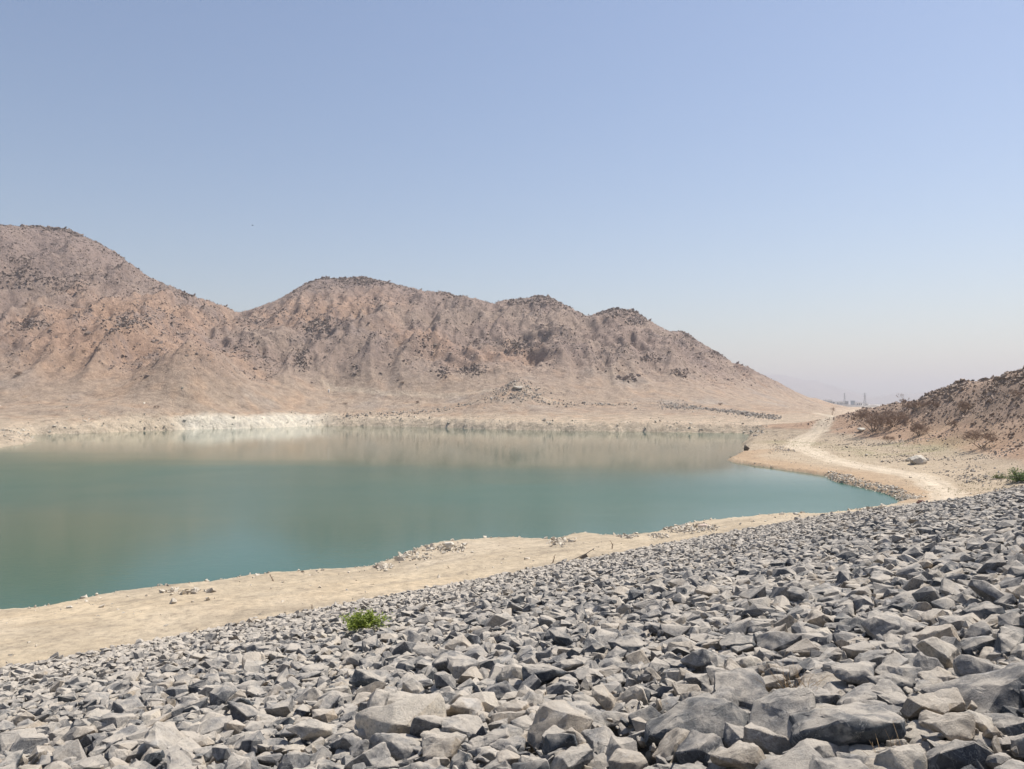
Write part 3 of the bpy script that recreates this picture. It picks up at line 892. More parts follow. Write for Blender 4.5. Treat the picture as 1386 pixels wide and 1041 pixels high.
# crag blocks along the hill's crest
hcrest = np.array([P(*q)[:2] for q in ridgeC])
def crag(x, y, z, sd, m, hc, r):
    d = seg_d(x, y, [tuple(v) for v in hcrest])
    return (1 - sstep(1.5, 5.5, d)) * sstep(-0.3, 0.3, fbm(x, y, 9, 2, 515))
scatter(16000, 22, 37, 110, 190, crag, logsize(0.6, 0.45, 1.8), 'crags', M_hrock, TER[3], sink=0.3, tonef=lambda n, x, y: rng.beta(1.5, 2.4, n))
# pale stones along the waterline and on the strip
def shore_d(x, y, z, sd, m, hc, r):
    e = (sd > -0.15) * (1 - sstep(0.25, 1.3, sd)) * (0.40 + 0.6 * sstep(-0.1, 0.3, fbm(x, y, 7, 3, 521)))
    return e + (0.02 + 0.05 * sstep(0.15, 0.4, fbm(x, y, 5, 3, 523))) * (sd > 0) * (z > 0.1) * (z < 2.0)
scatter(110000, -38, 33, 24, 150, shore_d, logsize(0.11, 0.6, 0.55), 'shore_stones', M_srock, TER[0])
def clus_d(x, y, z, sd, m, hc, r):
    px = CX + F * x / y; py = HY - F * (z - H) / y; d = np.zeros(x.shape)
    for a, b, w_, h_ in ((930, 716, 26, 5), (955, 714, 14, 5), (600, 742, 26, 5), (560, 752, 24, 5), (757, 734, 14, 5), (520, 767, 12, 4), (890, 725, 14, 3), (1190, 690, 26, 3), (1130, 698, 14, 2), (250, 800, 30, 3), (850, 726, 12, 2)):
        d = np.maximum(d, np.exp(-((px - a) / w_) ** 2 - ((py - b) / h_) ** 2))
    return (d > 0.2) * d * (sd > -0.1)
scatter(60000, -24, 27, 36, 72, clus_d, logsize(0.16, 0.5, 0.6), 'shore_stones', M_srock, TER[0])
def cove_d(x, y, z, sd, m, hc, r):
    d = seg_d(x, y, [G(1119, 645), G(1150, 655), G(1195, 666), G(1222, 680)])
    return (1 - sstep(0.6, 2.2, d)) * (sd > -0.5)
scatter(16000, 20, 29, 70, 112, cove_d, logsize(0.19, 0.45, 0.6), 'shore_stones', M_srock, TER[0])
def valley_d(x, y, z, sd, m, hc, r):
    return ((z > 0.9) & (z < 4.5) & (x > 20)) * (0.05 + 0.6 * sstep(0.0, 0.4, fbm(x, y, 9, 3, 531))) * sstep(2, 3.5, seg_d(x, y, track))
scatter(50000, 18, 36, 70, 210, valley_d, logsize(0.18, 0.5, 0.8), 'loose_stones', M_grock, TER[0])
# far bank: pale blocks and grey rubble heaps
def bank_d(x, y, z, sd, m, hc, r):
    px = CX + F * x / y
    return (sd > 0) * ((1 - sstep(3, 12, sd)) * 0.35 + 0.04)
scatter(16000, -34, 18, 205, 345, bank_d, logsize(0.55, 0.5, 1.8), 'shore_stones', M_srock, TER[0])
def heap_d(x, y, z, sd, m, hc, r):
    px = CX + F * x / y
    A = np.exp(-((px - 700) / 28) ** 2) * np.exp(-((y - 343) / 9) ** 2)
    B = sstep(885, 915, px) * (1 - sstep(1045, 1060, px)) * np.exp(-((y - (318 - (px - 960) * 0.25)) / 10) ** 2)
    C = sstep(430, 470, px) * (1 - sstep(840, 880, px)) * np.exp(-((y - 334) / 4) ** 2) * 0.5
    return np.clip(1.3 * (A + B) + C, 0, 1)
scatter(26000, -14, 19, 270, 370, heap_d, logsize(0.7, 0.4, 2.0), 'rubble', M_grock, TER[0])

# ------------------------------------------------------------------ vegetation
def tubes(segs, sides=3):
    """segs: list of (p0, p1, r0, r1) -> arrays of verts and quads"""
    A = np.array([s[0] for s in segs], float); B = np.array([s[1] for s in segs], float)
    r0 = np.array([s[2] for s in segs]); r1 = np.array([s[3] for s in segs])
    d = B - A; d /= np.linalg.norm(d, axis=1)[:, None] + 1e-9
    ref = np.where(np.abs(d[:, 2:3]) > 0.9, np.array([[1.0, 0, 0]]), np.array([[0, 0, 1.0]]))
    s1 = np.cross(d, ref); s1 /= np.linalg.norm(s1, axis=1)[:, None]; s2 = np.cross(d, s1)
    n = len(segs); V = np.zeros((n, sides * 2, 3)); Fq = np.zeros((n, sides, 4), int)
    for k_ in range(sides):
        a = 2 * math.pi * k_ / sides
        o = math.cos(a) * s1 + math.sin(a) * s2
        V[:, k_] = A + o * r0[:, None]; V[:, sides + k_] = B + o * r1[:, None]
        Fq[:, k_] = np.array([k_, (k_ + 1) % sides, sides + (k_ + 1) % sides, sides + k_])
    Fq += (np.arange(n) * sides * 2)[:, None, None]
    return V.reshape(-1, 3), Fq.reshape(-1, 4)

def grow(seed, h, w, depth=5, stems=5, flat=1.0):
    """leafless thorn shrub: several stems, umbrella-like spread of fine twigs"""
    rd = random.Random(seed); wood, twig = [], []
    def br(p, d, L, r, lv):
        steps = 2 if lv < 3 else 1
        for _ in range(steps):
            d2 = (d + Vector((rd.gauss(0, .18), rd.gauss(0, .18), rd.gauss(0, .10)))).normalized()
            q = p + d2 * L / steps
            (wood if lv < 2 else twig).append((tuple(p), tuple(q), r, r * 0.8))
            p, d, r = q, d2, r * 0.8
        if lv >= depth: return
        for _ in range(rd.choice((2, 3, 3)) if lv < depth - 1 else 3):
            a = rd.uniform(0, 2 * math.pi)
            out = Vector((math.cos(a), math.sin(a), rd.uniform(-0.2, 0.55)))
            d3 = (d * 0.9 + out * (0.75 if lv else 0.6)).normalized()
            if p.z > h * flat: d3.z *= 0.25; d3.normalize()
            br(p, d3, L * rd.uniform(0.6, 0.85), max(r * 0.62, 0.010), lv + 1)
    for s in range(stems):
        a = 2 * math.pi * (s + rd.random()) / stems
        br(Vector((0.05 * math.cos(a), 0.05 * math.sin(a), -0.1)), Vector((math.cos(a) * w / h * rd.uniform(0.2, 1.0), math.sin(a) * w / h * rd.uniform(0.2, 1.0), 1)).normalized(), h * rd.uniform(0.2, 0.32), 0.05 * h / 2.5, 0)
    print('twigs', len(twig)); return wood, twig

M_wood = mat_plain('grey_bark', (0.15, 0.115, 0.09), 0.9, 8, 0.3)
M_twig = mat_plain('dry_twigs', (0.31, 0.225, 0.17), 0.9, 3, 0.25)
shr_meshes = []
for s in range(8):
    wd, tw = grow(70 + s, 2.4, 3.2 + 0.4 * (s % 3), 6, 7 + s % 3) if s < 6 else grow(170 + s, 3.4, 3.2, 5, 4)
    ms = []
    for nm, sg, m_ in (('trunk', wd, M_wood), ('twigs', tw, M_twig)):
        V, Q = tubes(sg); o = mesh_np(nm, V, Q, m_); ms.append(o.data); bpy.data.objects.remove(o)
    shr_meshes.append(ms)

def ground_pt(px, py):
    """first point of the terrain seen along the line of sight through a photo pixel"""
    dx, dz = (px - CX) / F, -(py - HY) / F
    ys = np.concatenate([np.arange(20, 260, 0.4), np.arange(260, 700, 1.5)])
    zz = height(dx * ys, ys)
    hit = np.nonzero(H + dz * ys < zz)[0]
    y = ys[hit[0]] if len(hit) else 200.0
    return Vector((dx * y, y, float(height(np.array([dx * y]), np.array([y]))[0])))

def shrub(px, py, wpx, var, label, name='dry_shrub', rz=0.0, squash=1.0, sink=0.0):
    p = ground_pt(px, py)
    w = wpx / F * p.y
    base = 5.0 if var % 3 == 0 else 5.6
    s = w / base
    t = empty(name, p, rz, s)
    t.scale = (s, s, s * squash)
    for nm, me in zip(('trunk', 'twigs'), shr_meshes[var]):
        o = bpy.data.objects.new(nm, me); COL.objects.link(o); o.parent = t
        if nm == 'twigs': o['kind'] = 'stuff'
    tag(t, label, 'shrub', 'bare thorn shrubs in the valley')
    return t
shrub(1182, 584, 92, 0, 'largest dense bare brown thorn shrub, beside the dirt track before a pale boulder', squash=0.95)
shrub(1208, 578, 66, 1, 'bare brown thorn shrub just behind and right of the largest shrub', rz=1)
shrub(1243, 590, 46, 2, 'compact bare thorn shrub casting a dark shadow to its left, low on the stony hill', rz=2, squash=1.15)
shrub(1328, 607, 64, 3, 'umbrella-shaped bare thorn shrub on the reddish foot of the right hill', rz=0.5, squash=0.9)
shrub(1305, 560, 46, 4, 'wide pale bare shrub halfway up the stony right hill', rz=4)
shrub(1262, 556, 40, 5, 'bare shrub on the stony slope below the left crag', rz=3)
shrub(1238, 556, 44, 0, 'low bare bush under the left end of the crag line', rz=5, squash=0.8)
shrub(1222, 552, 30, 6, 'thin leafless tree standing out against the hazy sky left of the crags', name='bare_tree', rz=1.2, squash=1.15)
shrub(1126, 562, 16, 7, 'small lone leafless tree where the track leaves the valley', name='bare_tree', rz=2.2, squash=1.3)
shrub(1203, 600, 24, 3, 'small reddish bare bush in front of the compact shrub', rz=0.7)
shrub(1384, 500, 22, 4, 'small bare bush on the skyline at the right edge', rz=0.2)
shrub(1334, 515, 18, 5, 'low bare bush on the crest right of the crags', rz=1.9)
shrub(1380, 540, 34, 1, 'bare bush high on the hill at the right edge', rz=2.9)
shrub(1290, 578, 26, 5, 'small bare bush between the compact and umbrella-shaped shrubs', rz=0.9)
# far specks on the other side of the lake
for (px, py, w, v, lb) in ((1150 - 175, 549, 12, 0, 'dark dry bush above the grey rubble at the right end of the far shore'),
                           (467, 549, 9, 1, 'small dry bush on the far terrace right of the white bank'),
                           (565, 546, 10, 2, 'small lone dry bush in the middle of the far terrace'),
                           (112, 482, 11, 3, 'dry bush on the red lower slope of the left mountain'),
                           (134, 478, 11, 4, 'rightmost dry bush on the red slope of the left mountain'),
                           (25, 509, 20, 5, 'wide dry bush at the foot of the left mountain'),
                           (212, 553, 13, 0, 'reddish dry bush on the terrace left of the white bank'),
                           (545, 522, 9, 2, 'dry bush on the lower slope above the far terrace')):
    t = shrub(px, py, w, v, lb, rz=px * 0.1, squash=0.8)
    t['group'] = 'dry bushes beyond the lake'

# leafy green bushes
def leafy(px, py, wpx, nleaf, leaf, label, seed, hf=0.55, on_dam=False, cols=((0.12, 0.15, 0.02), (0.30, 0.36, 0.05))):
    rd = np.random.default_rng(seed)
    if on_dam:
        dx, dz = (px - CX) / F, -(py - HY) / F
        t_ = EYE / (-dz - (dx * NV[0] + NV[1]) / SL)
        p = Vector((dx * t_, t_, H + dz * t_ + 0.24))
    else: p = ground_pt(px, py)
    w = wpx / F * p.y
    t = empty('green_bush', p)
    segs = []; tips = []
    rr_ = random.Random(seed)
    for i in range(46):
        a = rr_.uniform(0, 6.28); e = rr_.uniform(0.15, 1.25)
        L = w * 0.52 * rr_.uniform(0.6, 1.05)
        d = Vector((math.cos(a) * math.cos(e), math.sin(a) * math.cos(e), math.sin(e) * hf * 2))
        q0 = Vector((0.04 * math.cos(a), 0.04 * math.sin(a), -0.05)); 
        q1 = q0 + d * L * 0.55; q2 = q1 + (d + Vector((rr_.gauss(0, .25), rr_.gauss(0, .25), rr_.gauss(0, .15)))) * L * 0.45
        segs += [(tuple(q0), tuple(q1), 0.010 * w, 0.007 * w), (tuple(q1), tuple(q2), 0.007 * w, 0.003 * w)]
        tips.append((q0, q1, q2))
    V, Q = tubes(segs, 4)
    mesh_np('stems', V, Q, mat_plain('green_stem', (0.13, 0.15, 0.05), 0.7), parent=t)
    LV, LF, T = [], [], []
    base = np.array([[0, 0, 0], [0.32, 0.45, 0.05], [0.24, 0.85, 0.0], [0, 1.05, -0.06], [-0.24, 0.85, 0.0], [-0.32, 0.45, 0.05], [0, 0.5, -0.05]])
    fc = np.array([[0, 1, 6], [1, 2, 6], [2, 3, 6], [3, 4, 6], [4, 5, 6], [5, 0, 6]])
    for i in range(nleaf):
        q0, q1, q2 = tips[rr_.randrange(len(tips))]
        s = rr_.random() ** 0.6 * 1.9 + 0.1
        c = q0.lerp(q1, s) if s < 1 else q1.lerp(q2, s - 1)
        c = np.array(c) + rd.normal(0, 0.035 * w, 3)
        c[2] = max(c[2], 0.0)
        M3 = np.array(Matrix.Rotation(rr_.uniform(0, 6.28), 3, 'Z') @ Matrix.Rotation(rr_.gauss(0.25, 0.5), 3, 'X') @ Matrix.Rotation(rr_.gauss(0, 0.5), 3, 'Y'))
        LV.append(base @ M3.T * leaf * rr_.uniform(0.6, 1.25) + c); LF.append(fc + 7 * i); T.append(np.full(7, rr_.random()))
    o = mesh_np('leaves', np.concatenate(LV), np.concatenate(LF), mat_leaf('green_leaf', *cols), parent=t)
    add_attr(o, 'tone', np.concatenate(T)); o['kind'] = 'stuff'
    tag(t, label, 'bush')
    return t
leafy(495, 858, 66, 2000, 0.058, 'bright green leafy bush growing alone among the grey rocks', 5, 0.30, True)
leafy(1378, 652, 34, 1700, 0.13, 'dark green leafy bush at the right edge where rocks meet the hill', 6, 0.55, cols=((0.03, 0.075, 0.02), (0.09, 0.16, 0.035)))
leafy(1352, 648, 22, 500, 0.10, 'small olive bush just left of the dark green bush', 7, 0.4, cols=((0.08, 0.09, 0.04), (0.17, 0.17, 0.08)))

# dry grass tufts among the rocks
M_straw = mat_plain('straw', (0.36, 0.25, 0.14), 0.8, 5, 0.2)
def tuft(px, py, hh, n, label, seed, name='dry_grass'):
    rr_ = random.Random(seed)
    dx, dz = (px - CX) / F, -(py - HY) / F
    t_ = EYE / (-dz - (dx * NV[0] + NV[1]) / SL)
    p = (dx * t_, t_, H + dz * t_ + 0.02)
    segs = []
    for i in range(n):
        a = rr_.uniform(0, 6.28); lean = rr_.uniform(0.1, 1.1)
        q = Vector((rr_.gauss(0, .05), rr_.gauss(0, .05), -0.05)); d = Vector((math.cos(a) * lean, math.sin(a) * lean, 1)).normalized()
        L = hh * rr_.uniform(0.5, 1.1); r0 = 0.003
        for k_ in range(4):
            q2 = q + d * L / 4; segs.append((tuple(q), tuple(q2), r0, r0 * 0.75)); q = q2; r0 *= 0.75
            d = (d + Vector((rr_.gauss(0, .2), rr_.gauss(0, .2), -0.1))).normalized()
            if rr_.random() < 0.5:
                s2 = (d + Vector((rr_.gauss(0, .7), rr_.gauss(0, .7), 0.1))).normalized()
                segs.append((tuple(q), tuple(q + s2 * L * 0.2), r0, r0 * 0.5))
    V, Q = tubes(segs, 3)
    o = mesh_np(name, V, Q, M_straw); o.location = p
    tag(o, label, 'dry grass', 'dry grass among the rocks')
tuft(1078, 952, 0.42, 46, 'straw coloured dry grass tuft beside a pale rock in the right foreground', 1)
tuft(945, 985, 0.30, 26, 'thin dry grass leaning over a dark gap left of the larger tuft', 2)
tuft(1205, 1035, 0.34, 18, 'dry grass stalks at the bottom edge of the rocks', 3)
tuft(1384, 765, 0.5, 24, 'dry grass at the right edge among distant rocks', 4)
tuft(985, 745, 0.7, 16, 'dry stalks standing on the far part of the rock slope', 6)

# ------------------------------------------------------------------ odd things lying about
def rock_thing(name, px, py, wpx, label, cat, mat, seed, flat=0.6, sink=0.3, pts=14):
    p = ground_pt(px, py); w = wpx / F * p.y
    bm = hull_variant(seed, pts, flat, 0.6); detail(bm, 2, seed, 0.02)
    for v in bm.verts: v.co = v.co * w + Vector((0, 0, w * flat * (0.5 - sink)))
    me = bpy.data.meshes.new(name); bm.to_mesh(me); bm.free()
    me.polygons.foreach_set('use_smooth', np.ones(len(me.polygons), bool)); me.set_sharp_from_angle(angle=R(30))
    me.materials.append(mat)
    o = bpy.data.objects.new(name, me); COL.objects.link(o); o.location = p
    return tag(o, label, cat)
M_pale = mat_plain('pale_boulder', (0.50, 0.46, 0.39), 0.9, 3, 0.2, 0.08)
M_pink = mat_plain('pinkish_rock', (0.46, 0.37, 0.31), 0.9, 3, 0.2, 0.08)
rock_thing('boulder', 1240, 628, 21, 'big pale boulder standing alone on the valley floor below the right hill', 'boulder', M_pale, 5021, 0.85, 0.25, 26)
rock_thing('boulder', 1228, 624, 7, 'small pale rock touching the left side of the big boulder', 'boulder', M_pale, 5002)
rock_thing('boulder', 1166, 583, 12, 'pale boulder at the foot of the largest thorn shrub', 'boulder', M_pale, 5003)
rock_thing('boulder', 1172, 617, 5, 'small white rock on the grassy valley floor', 'boulder', M_pale, 5004)
rock_thing('boulder', 952, 713, 22, 'flat pinkish rock slab on the water edge in front of the cove', 'boulder', M_pink, 5005, 0.3)
rock_thing('boulder', 608, 740, 18, 'pale boulder heading the row of stones on the near shore point', 'boulder', M_pale, 5006, 0.5)
rock_thing('boulder', 628, 738, 11, 'smaller pale boulder right of the shore point boulder', 'boulder', M_pale, 5007, 0.5)
rock_thing('boulder', 515, 769, 11, 'small grey rock at the notch in the near shoreline', 'boulder', M_pink, 5008, 0.5)
rock_thing('boulder', 1076, 697, 8, 'white stone on the shoreline tip in front of the cove', 'boulder', M_pale, 5009, 0.6)
rock_thing('boulder', 98, 822, 7, 'white stone on the shoreline at the lower left', 'boulder', M_pale, 5010, 0.6)
rock_thing('boulder', 1010, 610, 9, 'dark rock ledge at the water on the tip of the sandy spit', 'rock', mat_plain('dark_ledge', (0.12, 0.10, 0.08), 0.9, 2, 0.3, 0.08), 5012, 1.5, 0.25)
rock_thing('boulder', 701, 527, 13, 'pale block on top of the rubble heap beyond the lake', 'boulder', M_pale, 5011, 0.5)

# dark reddish rock at the foot of the slope, near the cove
M_red = mat_plain('reddish_rock', (0.105, 0.052, 0.042), 0.9, 4, 0.35, 0.04)
rr_o = rock_thing('boulder', 1246, 684, 15, 'dark reddish brown humped rock at the edge of the grey rocks by the cove', 'boulder', M_red, 5031, 0.6, 0.15, 18)
# plank or bent sheet leaning on the rocks
def board():
    dx, dz = (793 - CX) / F, -(757 - HY) / F
    p = ground_pt(793, 757)
    t = empty('wooden_board', p + Vector((0, 0, 0.25)), 0)
    M_board = mat_plain('weathered_wood', (0.17, 0.14, 0.115), 0.85, 12, 0.35, 0.01)
    V, Q = tubes([((-0.62, 0.05, -0.22), (0.0, 0.0, 0.08), 0.022, 0.022), ((0.0, 0.0, 0.08), (0.42, -0.03, 0.36), 0.022, 0.016)], 6)
    mesh_np('pole', V, Q, M_board, True, t)
    A = np.array([[-0.38, -0.02, -0.14], [0.0, -0.02, 0.09], [0.17, 0.0, -0.22], [-0.10, 0.25, -0.26]])
    V = np.concatenate([A, A - np.array([0.0, 0.02, 0.012])])
    Q = np.array([[0, 1, 2, 3], [7, 6, 5, 4], [0, 4, 5, 1], [1, 5, 6, 2], [2, 6, 7, 3], [3, 7, 4, 0]])
    mesh_np('panel', V, Q, M_board, False, t)
    tag(t, 'weathered brown triangular board propped under a leaning pole at the edge of the pale strip', 'board')
board()

# upright sticks at the toe of the slope
M_stick = mat_plain('dead_stick', (0.17, 0.11, 0.07), 0.9, 8, 0.3)
def stick(px, py, h_, label, seed):
    rr_ = random.Random(seed); p = ground_pt(px, py); segs = []
    q = Vector((0, 0, -0.05)); d = Vector((rr_.gauss(0, .2), 0, 1)).normalized(); r0 = 0.03
    for k_ in range(5):
        q2 = q + d * h_ / 5; segs.append((tuple(q), tuple(q2), r0, r0 * .8)); q = q2; r0 *= .8
        d = (d + Vector((rr_.gauss(0, .25), rr_.gauss(0, .25), 0))).normalized()
        for s_ in range(3):
            sdv = (d + Vector((rr_.gauss(0, .8), rr_.gauss(0, .8), 0.1))).normalized(); segs.append((tuple(q), tuple(q + sdv * h_ * 0.22), r0 * .7, r0 * .3))
    V, Q = tubes(segs, 4); o = mesh_np('dead_weed', V, Q, M_stick); o.location = p
    tag(o, label, 'dead weed', 'dead weeds at the foot of the rocks')
stick(261, 862, 0.35, 'leftmost small dead weed where sand meets rocks', 1)
stick(422, 829, 0.38, 'dark brown dead weed left of the green bush at the foot of the rocks', 2)
stick(748, 762, 0.45, 'tan dead weed left of the tilted board', 3)
stick(828, 742, 0.5, 'small dark weed right of the tilted board', 4)
stick(372, 787, 0.4, 'straw coloured dead weed on the water edge at left', 5)

# patch of low green-yellow grass on the valley floor
def grass_patch():
    segs = []
    for (cx_, cy_, sx_, sy_, n) in ((*G(1215, 607, 2), 8, 11, 2600), (*G(1075, 600, 1.2), 4, 7, 700), (*G(1350, 645, 2), 4, 4, 700)):
        x = rng.normal(cx_, sx_, n); y = rng.normal(cy_, sy_, n)
        k_ = (fbm(x, y, 4, 2, 77) > -0.1); x, y = x[k_], y[k_]
        z, sd, *_ = height(x, y, True)
        for a, b, c, s_ in zip(x, y, z, sd):
            if s_ < 1: continue
            segs.append(((a, b, c - .02), (a + random.gauss(0, .08), b + random.gauss(0, .08), c + random.uniform(.05, .16)), 0.03, 0.004))
    V, Q = tubes(segs, 3)
    o = mesh_np('grass', V, Q, mat_plain('olive_grass', (0.19, 0.185, 0.085), 0.85, 0.5, 0.35))
    tag(o, 'thin patches of olive grass on the valley floor by the track', 'grass', kind='stuff')
grass_patch()

# ------------------------------------------------------------------ far plain: hills, mounds, buildings, pylons
M_farhill = mat_plain('far_hill', (0.26, 0.20, 0.165), 0.95, 0.004, 0.2)
def ridge_obj(name, pts, Y0, depth, label, mat, seed, rough=0.05):
    """a long hill with the given skyline, sloping down to the plain on both sides"""
    pts3 = [P(a, b, Y0) for a, b in pts]
    xs = np.linspace(pts3[0][0], pts3[-1][0], 160); hz_ = np.interp(xs, [p[0] for p in pts3], [p[2] for p in pts3])
    ts = np.linspace(-1, 1, 41)
    XX, TT = np.meshgrid(xs, ts, indexing='ij')
    HH = np.interp(xs, xs, hz_)[:, None]
    YY = Y0 + TT * depth
    prof = np.clip(1 - np.abs(TT), 0, 1) ** 1.15
    ZZ = -4 * (np.abs(TT) > 0.97) + HH * prof + HH * rough * 4 * (prof * (1 - prof)) * ridged(XX / depth * 6, YY / depth * 3, 1.0, 4, seed) + HH * rough * 0.35 * fbm(XX, YY, depth * 0.1, 3, seed)
    ii = np.arange(XX.size).reshape(XX.shape)
    q = np.stack([ii[:-1, :-1], ii[:-1, 1:], ii[1:, 1:], ii[1:, :-1]], -1).reshape(-1, 4)[:, ::-1]
    o = mesh_np(name, np.stack([XX, YY, ZZ], -1).reshape(-1, 3), q, mat, True)
    o['kind'] = 'structure'; o['label'] = label
    return o
ridge_obj('distant_hill', [(900, 546), (960, 520), (1020, 508), (1060, 507), (1085, 514), (1106, 515), (1130, 527), (1155, 535), (1185, 541), (1200, 546)], 9000, 1500, 'faint hazy blue hill on the horizon behind the end of the range', M_farhill, 5, 0.12)
ridge_obj('distant_hill', [(1150, 546), (1175, 542), (1195, 536), (1215, 532), (1240, 533), (1280, 525), (1340, 520), (1400, 526), (1500, 540), (1560, 546)], 8000, 1300, 'faint hazy hill on the horizon behind the stony right hill', M_farhill, 6, 0.12)
M_mound = mat_plain('grey_spoil', (0.27, 0.245, 0.22), 0.95, 0.05, 0.3)
M_moundp = mat_plain('pale_spoil', (0.50, 0.45, 0.38), 0.95, 0.05, 0.2)
M_moundd = mat_plain('dark_spoil', (0.17, 0.155, 0.145), 0.95, 0.05, 0.25)
ridge_obj('gravel_mound', [(1124, 553), (1132, 549), (1145, 547.5), (1156, 548), (1170, 553)], 1300, 60, 'long dark grey spoil mound left of the pale mound', M_moundd, 7)
ridge_obj('gravel_mound', [(1143, 556), (1152, 551), (1162, 549), (1172, 549), (1184, 548), (1192, 556)], 1000, 60, 'wide grey spoil mound in the gap between the hills', M_mound, 8)
ridge_obj('gravel_mound', [(1183, 554), (1190, 549.8), (1200, 550.2), (1208, 555)], 900, 40, 'small pale spoil mound beside the grey mound', M_moundp, 9)

M_white = mat_plain('white_render', (0.72, 0.70, 0.66), 0.8, 0.3, 0.06)
M_blue = mat_plain('blue_grey_cladding', (0.22, 0.30, 0.36), 0.6, 0.3, 0.1)
M_dk = mat_plain('dark_cladding', (0.12, 0.13, 0.14), 0.7, 0.3, 0.15)
M_glass = mat_plain('window_glass', (0.06, 0.08, 0.10), 0.2, 1, 0.1)
def building(px0, px1, py0, py1, Y0, mat, label, name='building', floors=1, cols=4, depth=12):
    x0, _, z1 = P(px0, py0, Y0); x1, _, z0 = P(px1, py1, Y0)
    z0 = min(z0, float(height(np.array([(x0 + x1) / 2]), np.array([float(Y0)]))[0]) - 0.5)
    t = empty(name, ((x0 + x1) / 2, Y0, z0))
    w, h_ = x1 - x0, z1 - z0
    def bx(nm, cx_, cy_, cz_, sx_, sy_, sz_, m_):
        V = np.array([[cx_ + a * sx_ / 2, cy_ + b * sy_ / 2, cz_ + c * sz_ / 2] for a in (-1, 1) for b in (-1, 1) for c in (-1, 1)], float)
        Q = np.array([[0, 1, 3, 2], [4, 6, 7, 5], [0, 4, 5, 1], [2, 3, 7, 6], [0, 2, 6, 4], [1, 5, 7, 3]])
        return mesh_np(nm, V, Q, m_, parent=t)
    bx('wall', 0, 0, h_ / 2, w, depth, h_, mat)
    bx('roof', 0, 0, h_ + 0.2, w + 0.6, depth + 0.6, 0.38, mat)
    for f_ in range(floors):
        for c in range(cols):
            bx('window', -w / 2 + w * (c + 0.5) / cols, -depth / 2 - 0.02, h_ * (f_ + 0.6) / floors, w / cols * 0.5, 0.08, h_ / floors * 0.4, M_glass)
    tag(t, label, 'building', 'far buildings on the plain')
building(1115, 1125, 541.4, 547, 1700, M_white, 'leftmost long white building at the foot of the mountain tail', cols=5)
building(1127, 1131, 544, 548, 1900, M_dk, 'dark block just right of the leftmost white building')
building(1131, 1142, 543.6, 547.5, 1750, M_white, 'low white hall between the dark block and the blue tower block', cols=6)
building(1152.5, 1156, 542.5, 547.5, 2000, M_blue, 'blue grey tower block between the two pylons', floors=4, cols=3)
building(1143, 1147, 543.2, 547, 2150, M_dk, 'dark shed at the base of the left pylon')
building(1158, 1165, 545.0, 547.6, 1600, M_white, 'small white building right of the blue tower block', cols=3)
building(1169.5, 1172.5, 546.2, 548, 1700, M_white, 'tiny white hut at the base of the right pylon', cols=2)
building(1146, 1168, 556.6, 558.4, 620, M_dk, 'long low dark shed in front of the grey mound', cols=8, depth=8)
building(1129, 1133, 548.8, 550, 1000, M_white, 'tiny white hut left of the dark mound', cols=2, depth=5)

M_steel = mat_plain('galvanised_steel', (0.20, 0.21, 0.22), 0.6, 1, 0.1)
def pylon(px, py0, Y0, label):
    x, _, ztop = P(px, py0, Y0)
    z0 = float(height(np.array([x]), np.array([float(Y0)]))[0])
    t = empty('power_pylon', (x, Y0, z0)); h_ = ztop - z0
    lv = [(0, 3.2), (.25, 2.3), (.5, 1.5), (.7, 1.0), (.85, .8), (1.0, .25)]
    segs = []
    cn = ((-1, -1), (1, -1), (1, 1), (-1, 1))
    for (a, wa), (b, wb) in zip(lv[:-1], lv[1:]):
        for i in range(4):
            p0 = (cn[i][0] * wa, cn[i][1] * wa, a * h_); p1 = (cn[i][0] * wb, cn[i][1] * wb, b * h_)
            j = (i + 1) % 4; p2 = (cn[j][0] * wb, cn[j][1] * wb, b * h_); p3 = (cn[j][0] * wa, cn[j][1] * wa, a * h_)
            segs += [(p0, p1, .2, .2), (p0, p2, .12, .12), (p3, p1, .12, .12), (p1, p2, .12, .12)]
    V, Q = tubes(segs, 4); mesh_np('mast', V, Q, M_steel, parent=t)
    for f_ in (0.72, 0.84, 0.96):
        L = 5.2 - 2 * abs(f_ - 0.84) * 4; sg = []
        for s in (-1, 1):
            sg += [((0, -.5, f_ * h_), (s * L, 0, f_ * h_), .16, .1), ((0, .5, f_ * h_), (s * L, 0, f_ * h_), .16, .1), ((0, 0, f_ * h_ + 1.6), (s * L, 0, f_ * h_), .12, .1)]
        V, Q = tubes(sg, 4); mesh_np('crossarm', V, Q, M_steel, parent=t)
    tag(t, label, 'pylon', 'power pylons on the plain')
pylon(1143, 532, 2200, 'left and fainter of the two thin pylons in the hazy gap')
pylon(1170.5, 532, 1800, 'right and darker of the two thin pylons in the hazy gap')

# white marker post on the far terrace
def post():
    p = ground_pt(445, 531)
    segs = [((0, 0, -0.2), (0, 0, 1.1), 0.35, 0.35), ((0, 0, 1.1), (0, 0, 1.4), 0.42, 0.15)]
    V, Q = tubes(segs, 8); o = mesh_np('marker_post', V, Q, M_white); o.location = p
    tag(o, 'small white marker post at the start of the pale path beyond the lake', 'post')
post()

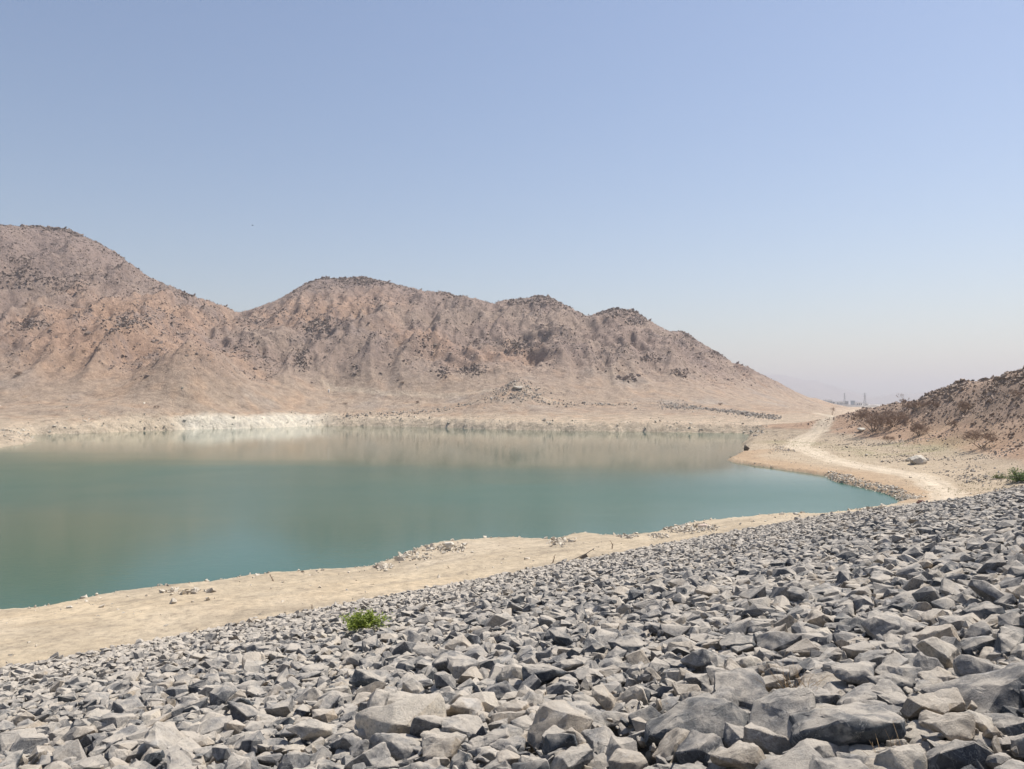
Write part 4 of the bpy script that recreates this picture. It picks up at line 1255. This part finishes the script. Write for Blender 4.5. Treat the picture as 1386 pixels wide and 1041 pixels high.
# bird
def bird():
    p = P(340, 304, 85)
    t = empty('bird', p, R(30))
    M_b = mat_plain('dark_feathers', (0.05, 0.045, 0.04), 0.8)
    segs = [((-.10, 0, 0), (-.03, 0, .01), .012, .03), ((-.03, 0, .01), (.05, 0, .01), .03, .026), ((.05, 0, .01), (.10, 0, .02), .026, .01)]
    V, Q = tubes(segs, 8); mesh_np('body', V, Q, M_b, True, t)
    for s in (-1, 1):
        V = np.array([[.04, 0, .02], [.05, s * .10, .05], [.01, s * .20, .02], [-.01, s * .10, .045], [-.04, 0, .018]] )
        V = np.concatenate([V, V - np.array([0, 0, .004])])
        Fq = [[0, 1, 3], [0, 3, 4], [1, 2, 3], [5, 8, 6], [5, 9, 8], [6, 8, 7], [0, 5, 6], [0, 6, 1], [1, 6, 7], [1, 7, 2], [2, 7, 8], [2, 8, 3], [3, 8, 9], [3, 9, 4]]
        mesh_np('wing', V, np.array(Fq), M_b, False, t)
    tag(t, 'tiny dark bird gliding high over the saddle between the mountains', 'bird')
bird()

# ------------------------------------------------------------------ haze
def haze():
    lo, hi, Rb = -5.0, 340.0, 13600.0
    V = np.array([[a * Rb, b * Rb, c] for a in (-1, 1) for b in (-1, 1) for c in (lo, hi)], float)
    Q = np.array([[0, 1, 3, 2], [4, 6, 7, 5], [0, 4, 5, 1], [2, 3, 7, 6], [0, 2, 6, 4], [1, 5, 7, 3]])
    m_ = bpy.data.materials.new('haze_air'); m_.use_nodes = True
    nt = m_.node_tree; nt.nodes.remove(nt.nodes['Principled BSDF'])
    v = nt.nodes.new('ShaderNodeVolumePrincipled')
    v.inputs['Color'].default_value = (0.585, 0.59, 0.635, 1)
    v.inputs['Density'].default_value = 2.5e-4
    v.inputs['Density Attribute'].default_value = ''
    v.inputs['Anisotropy'].default_value = 0.25
    nt.links.new(v.outputs[0], nt.nodes['Material Output'].inputs['Volume'])
    o = mesh_np('haze', V, Q, m_)
    tag(o, 'pale haze over the valley', kind='stuff')
haze()

print('TRIS', sum(sum(len(p.vertices)-2 for p in m_.polygons[:50])/max(1,len(m_.polygons[:50]))*len(m_.polygons) for m_ in bpy.data.meshes))
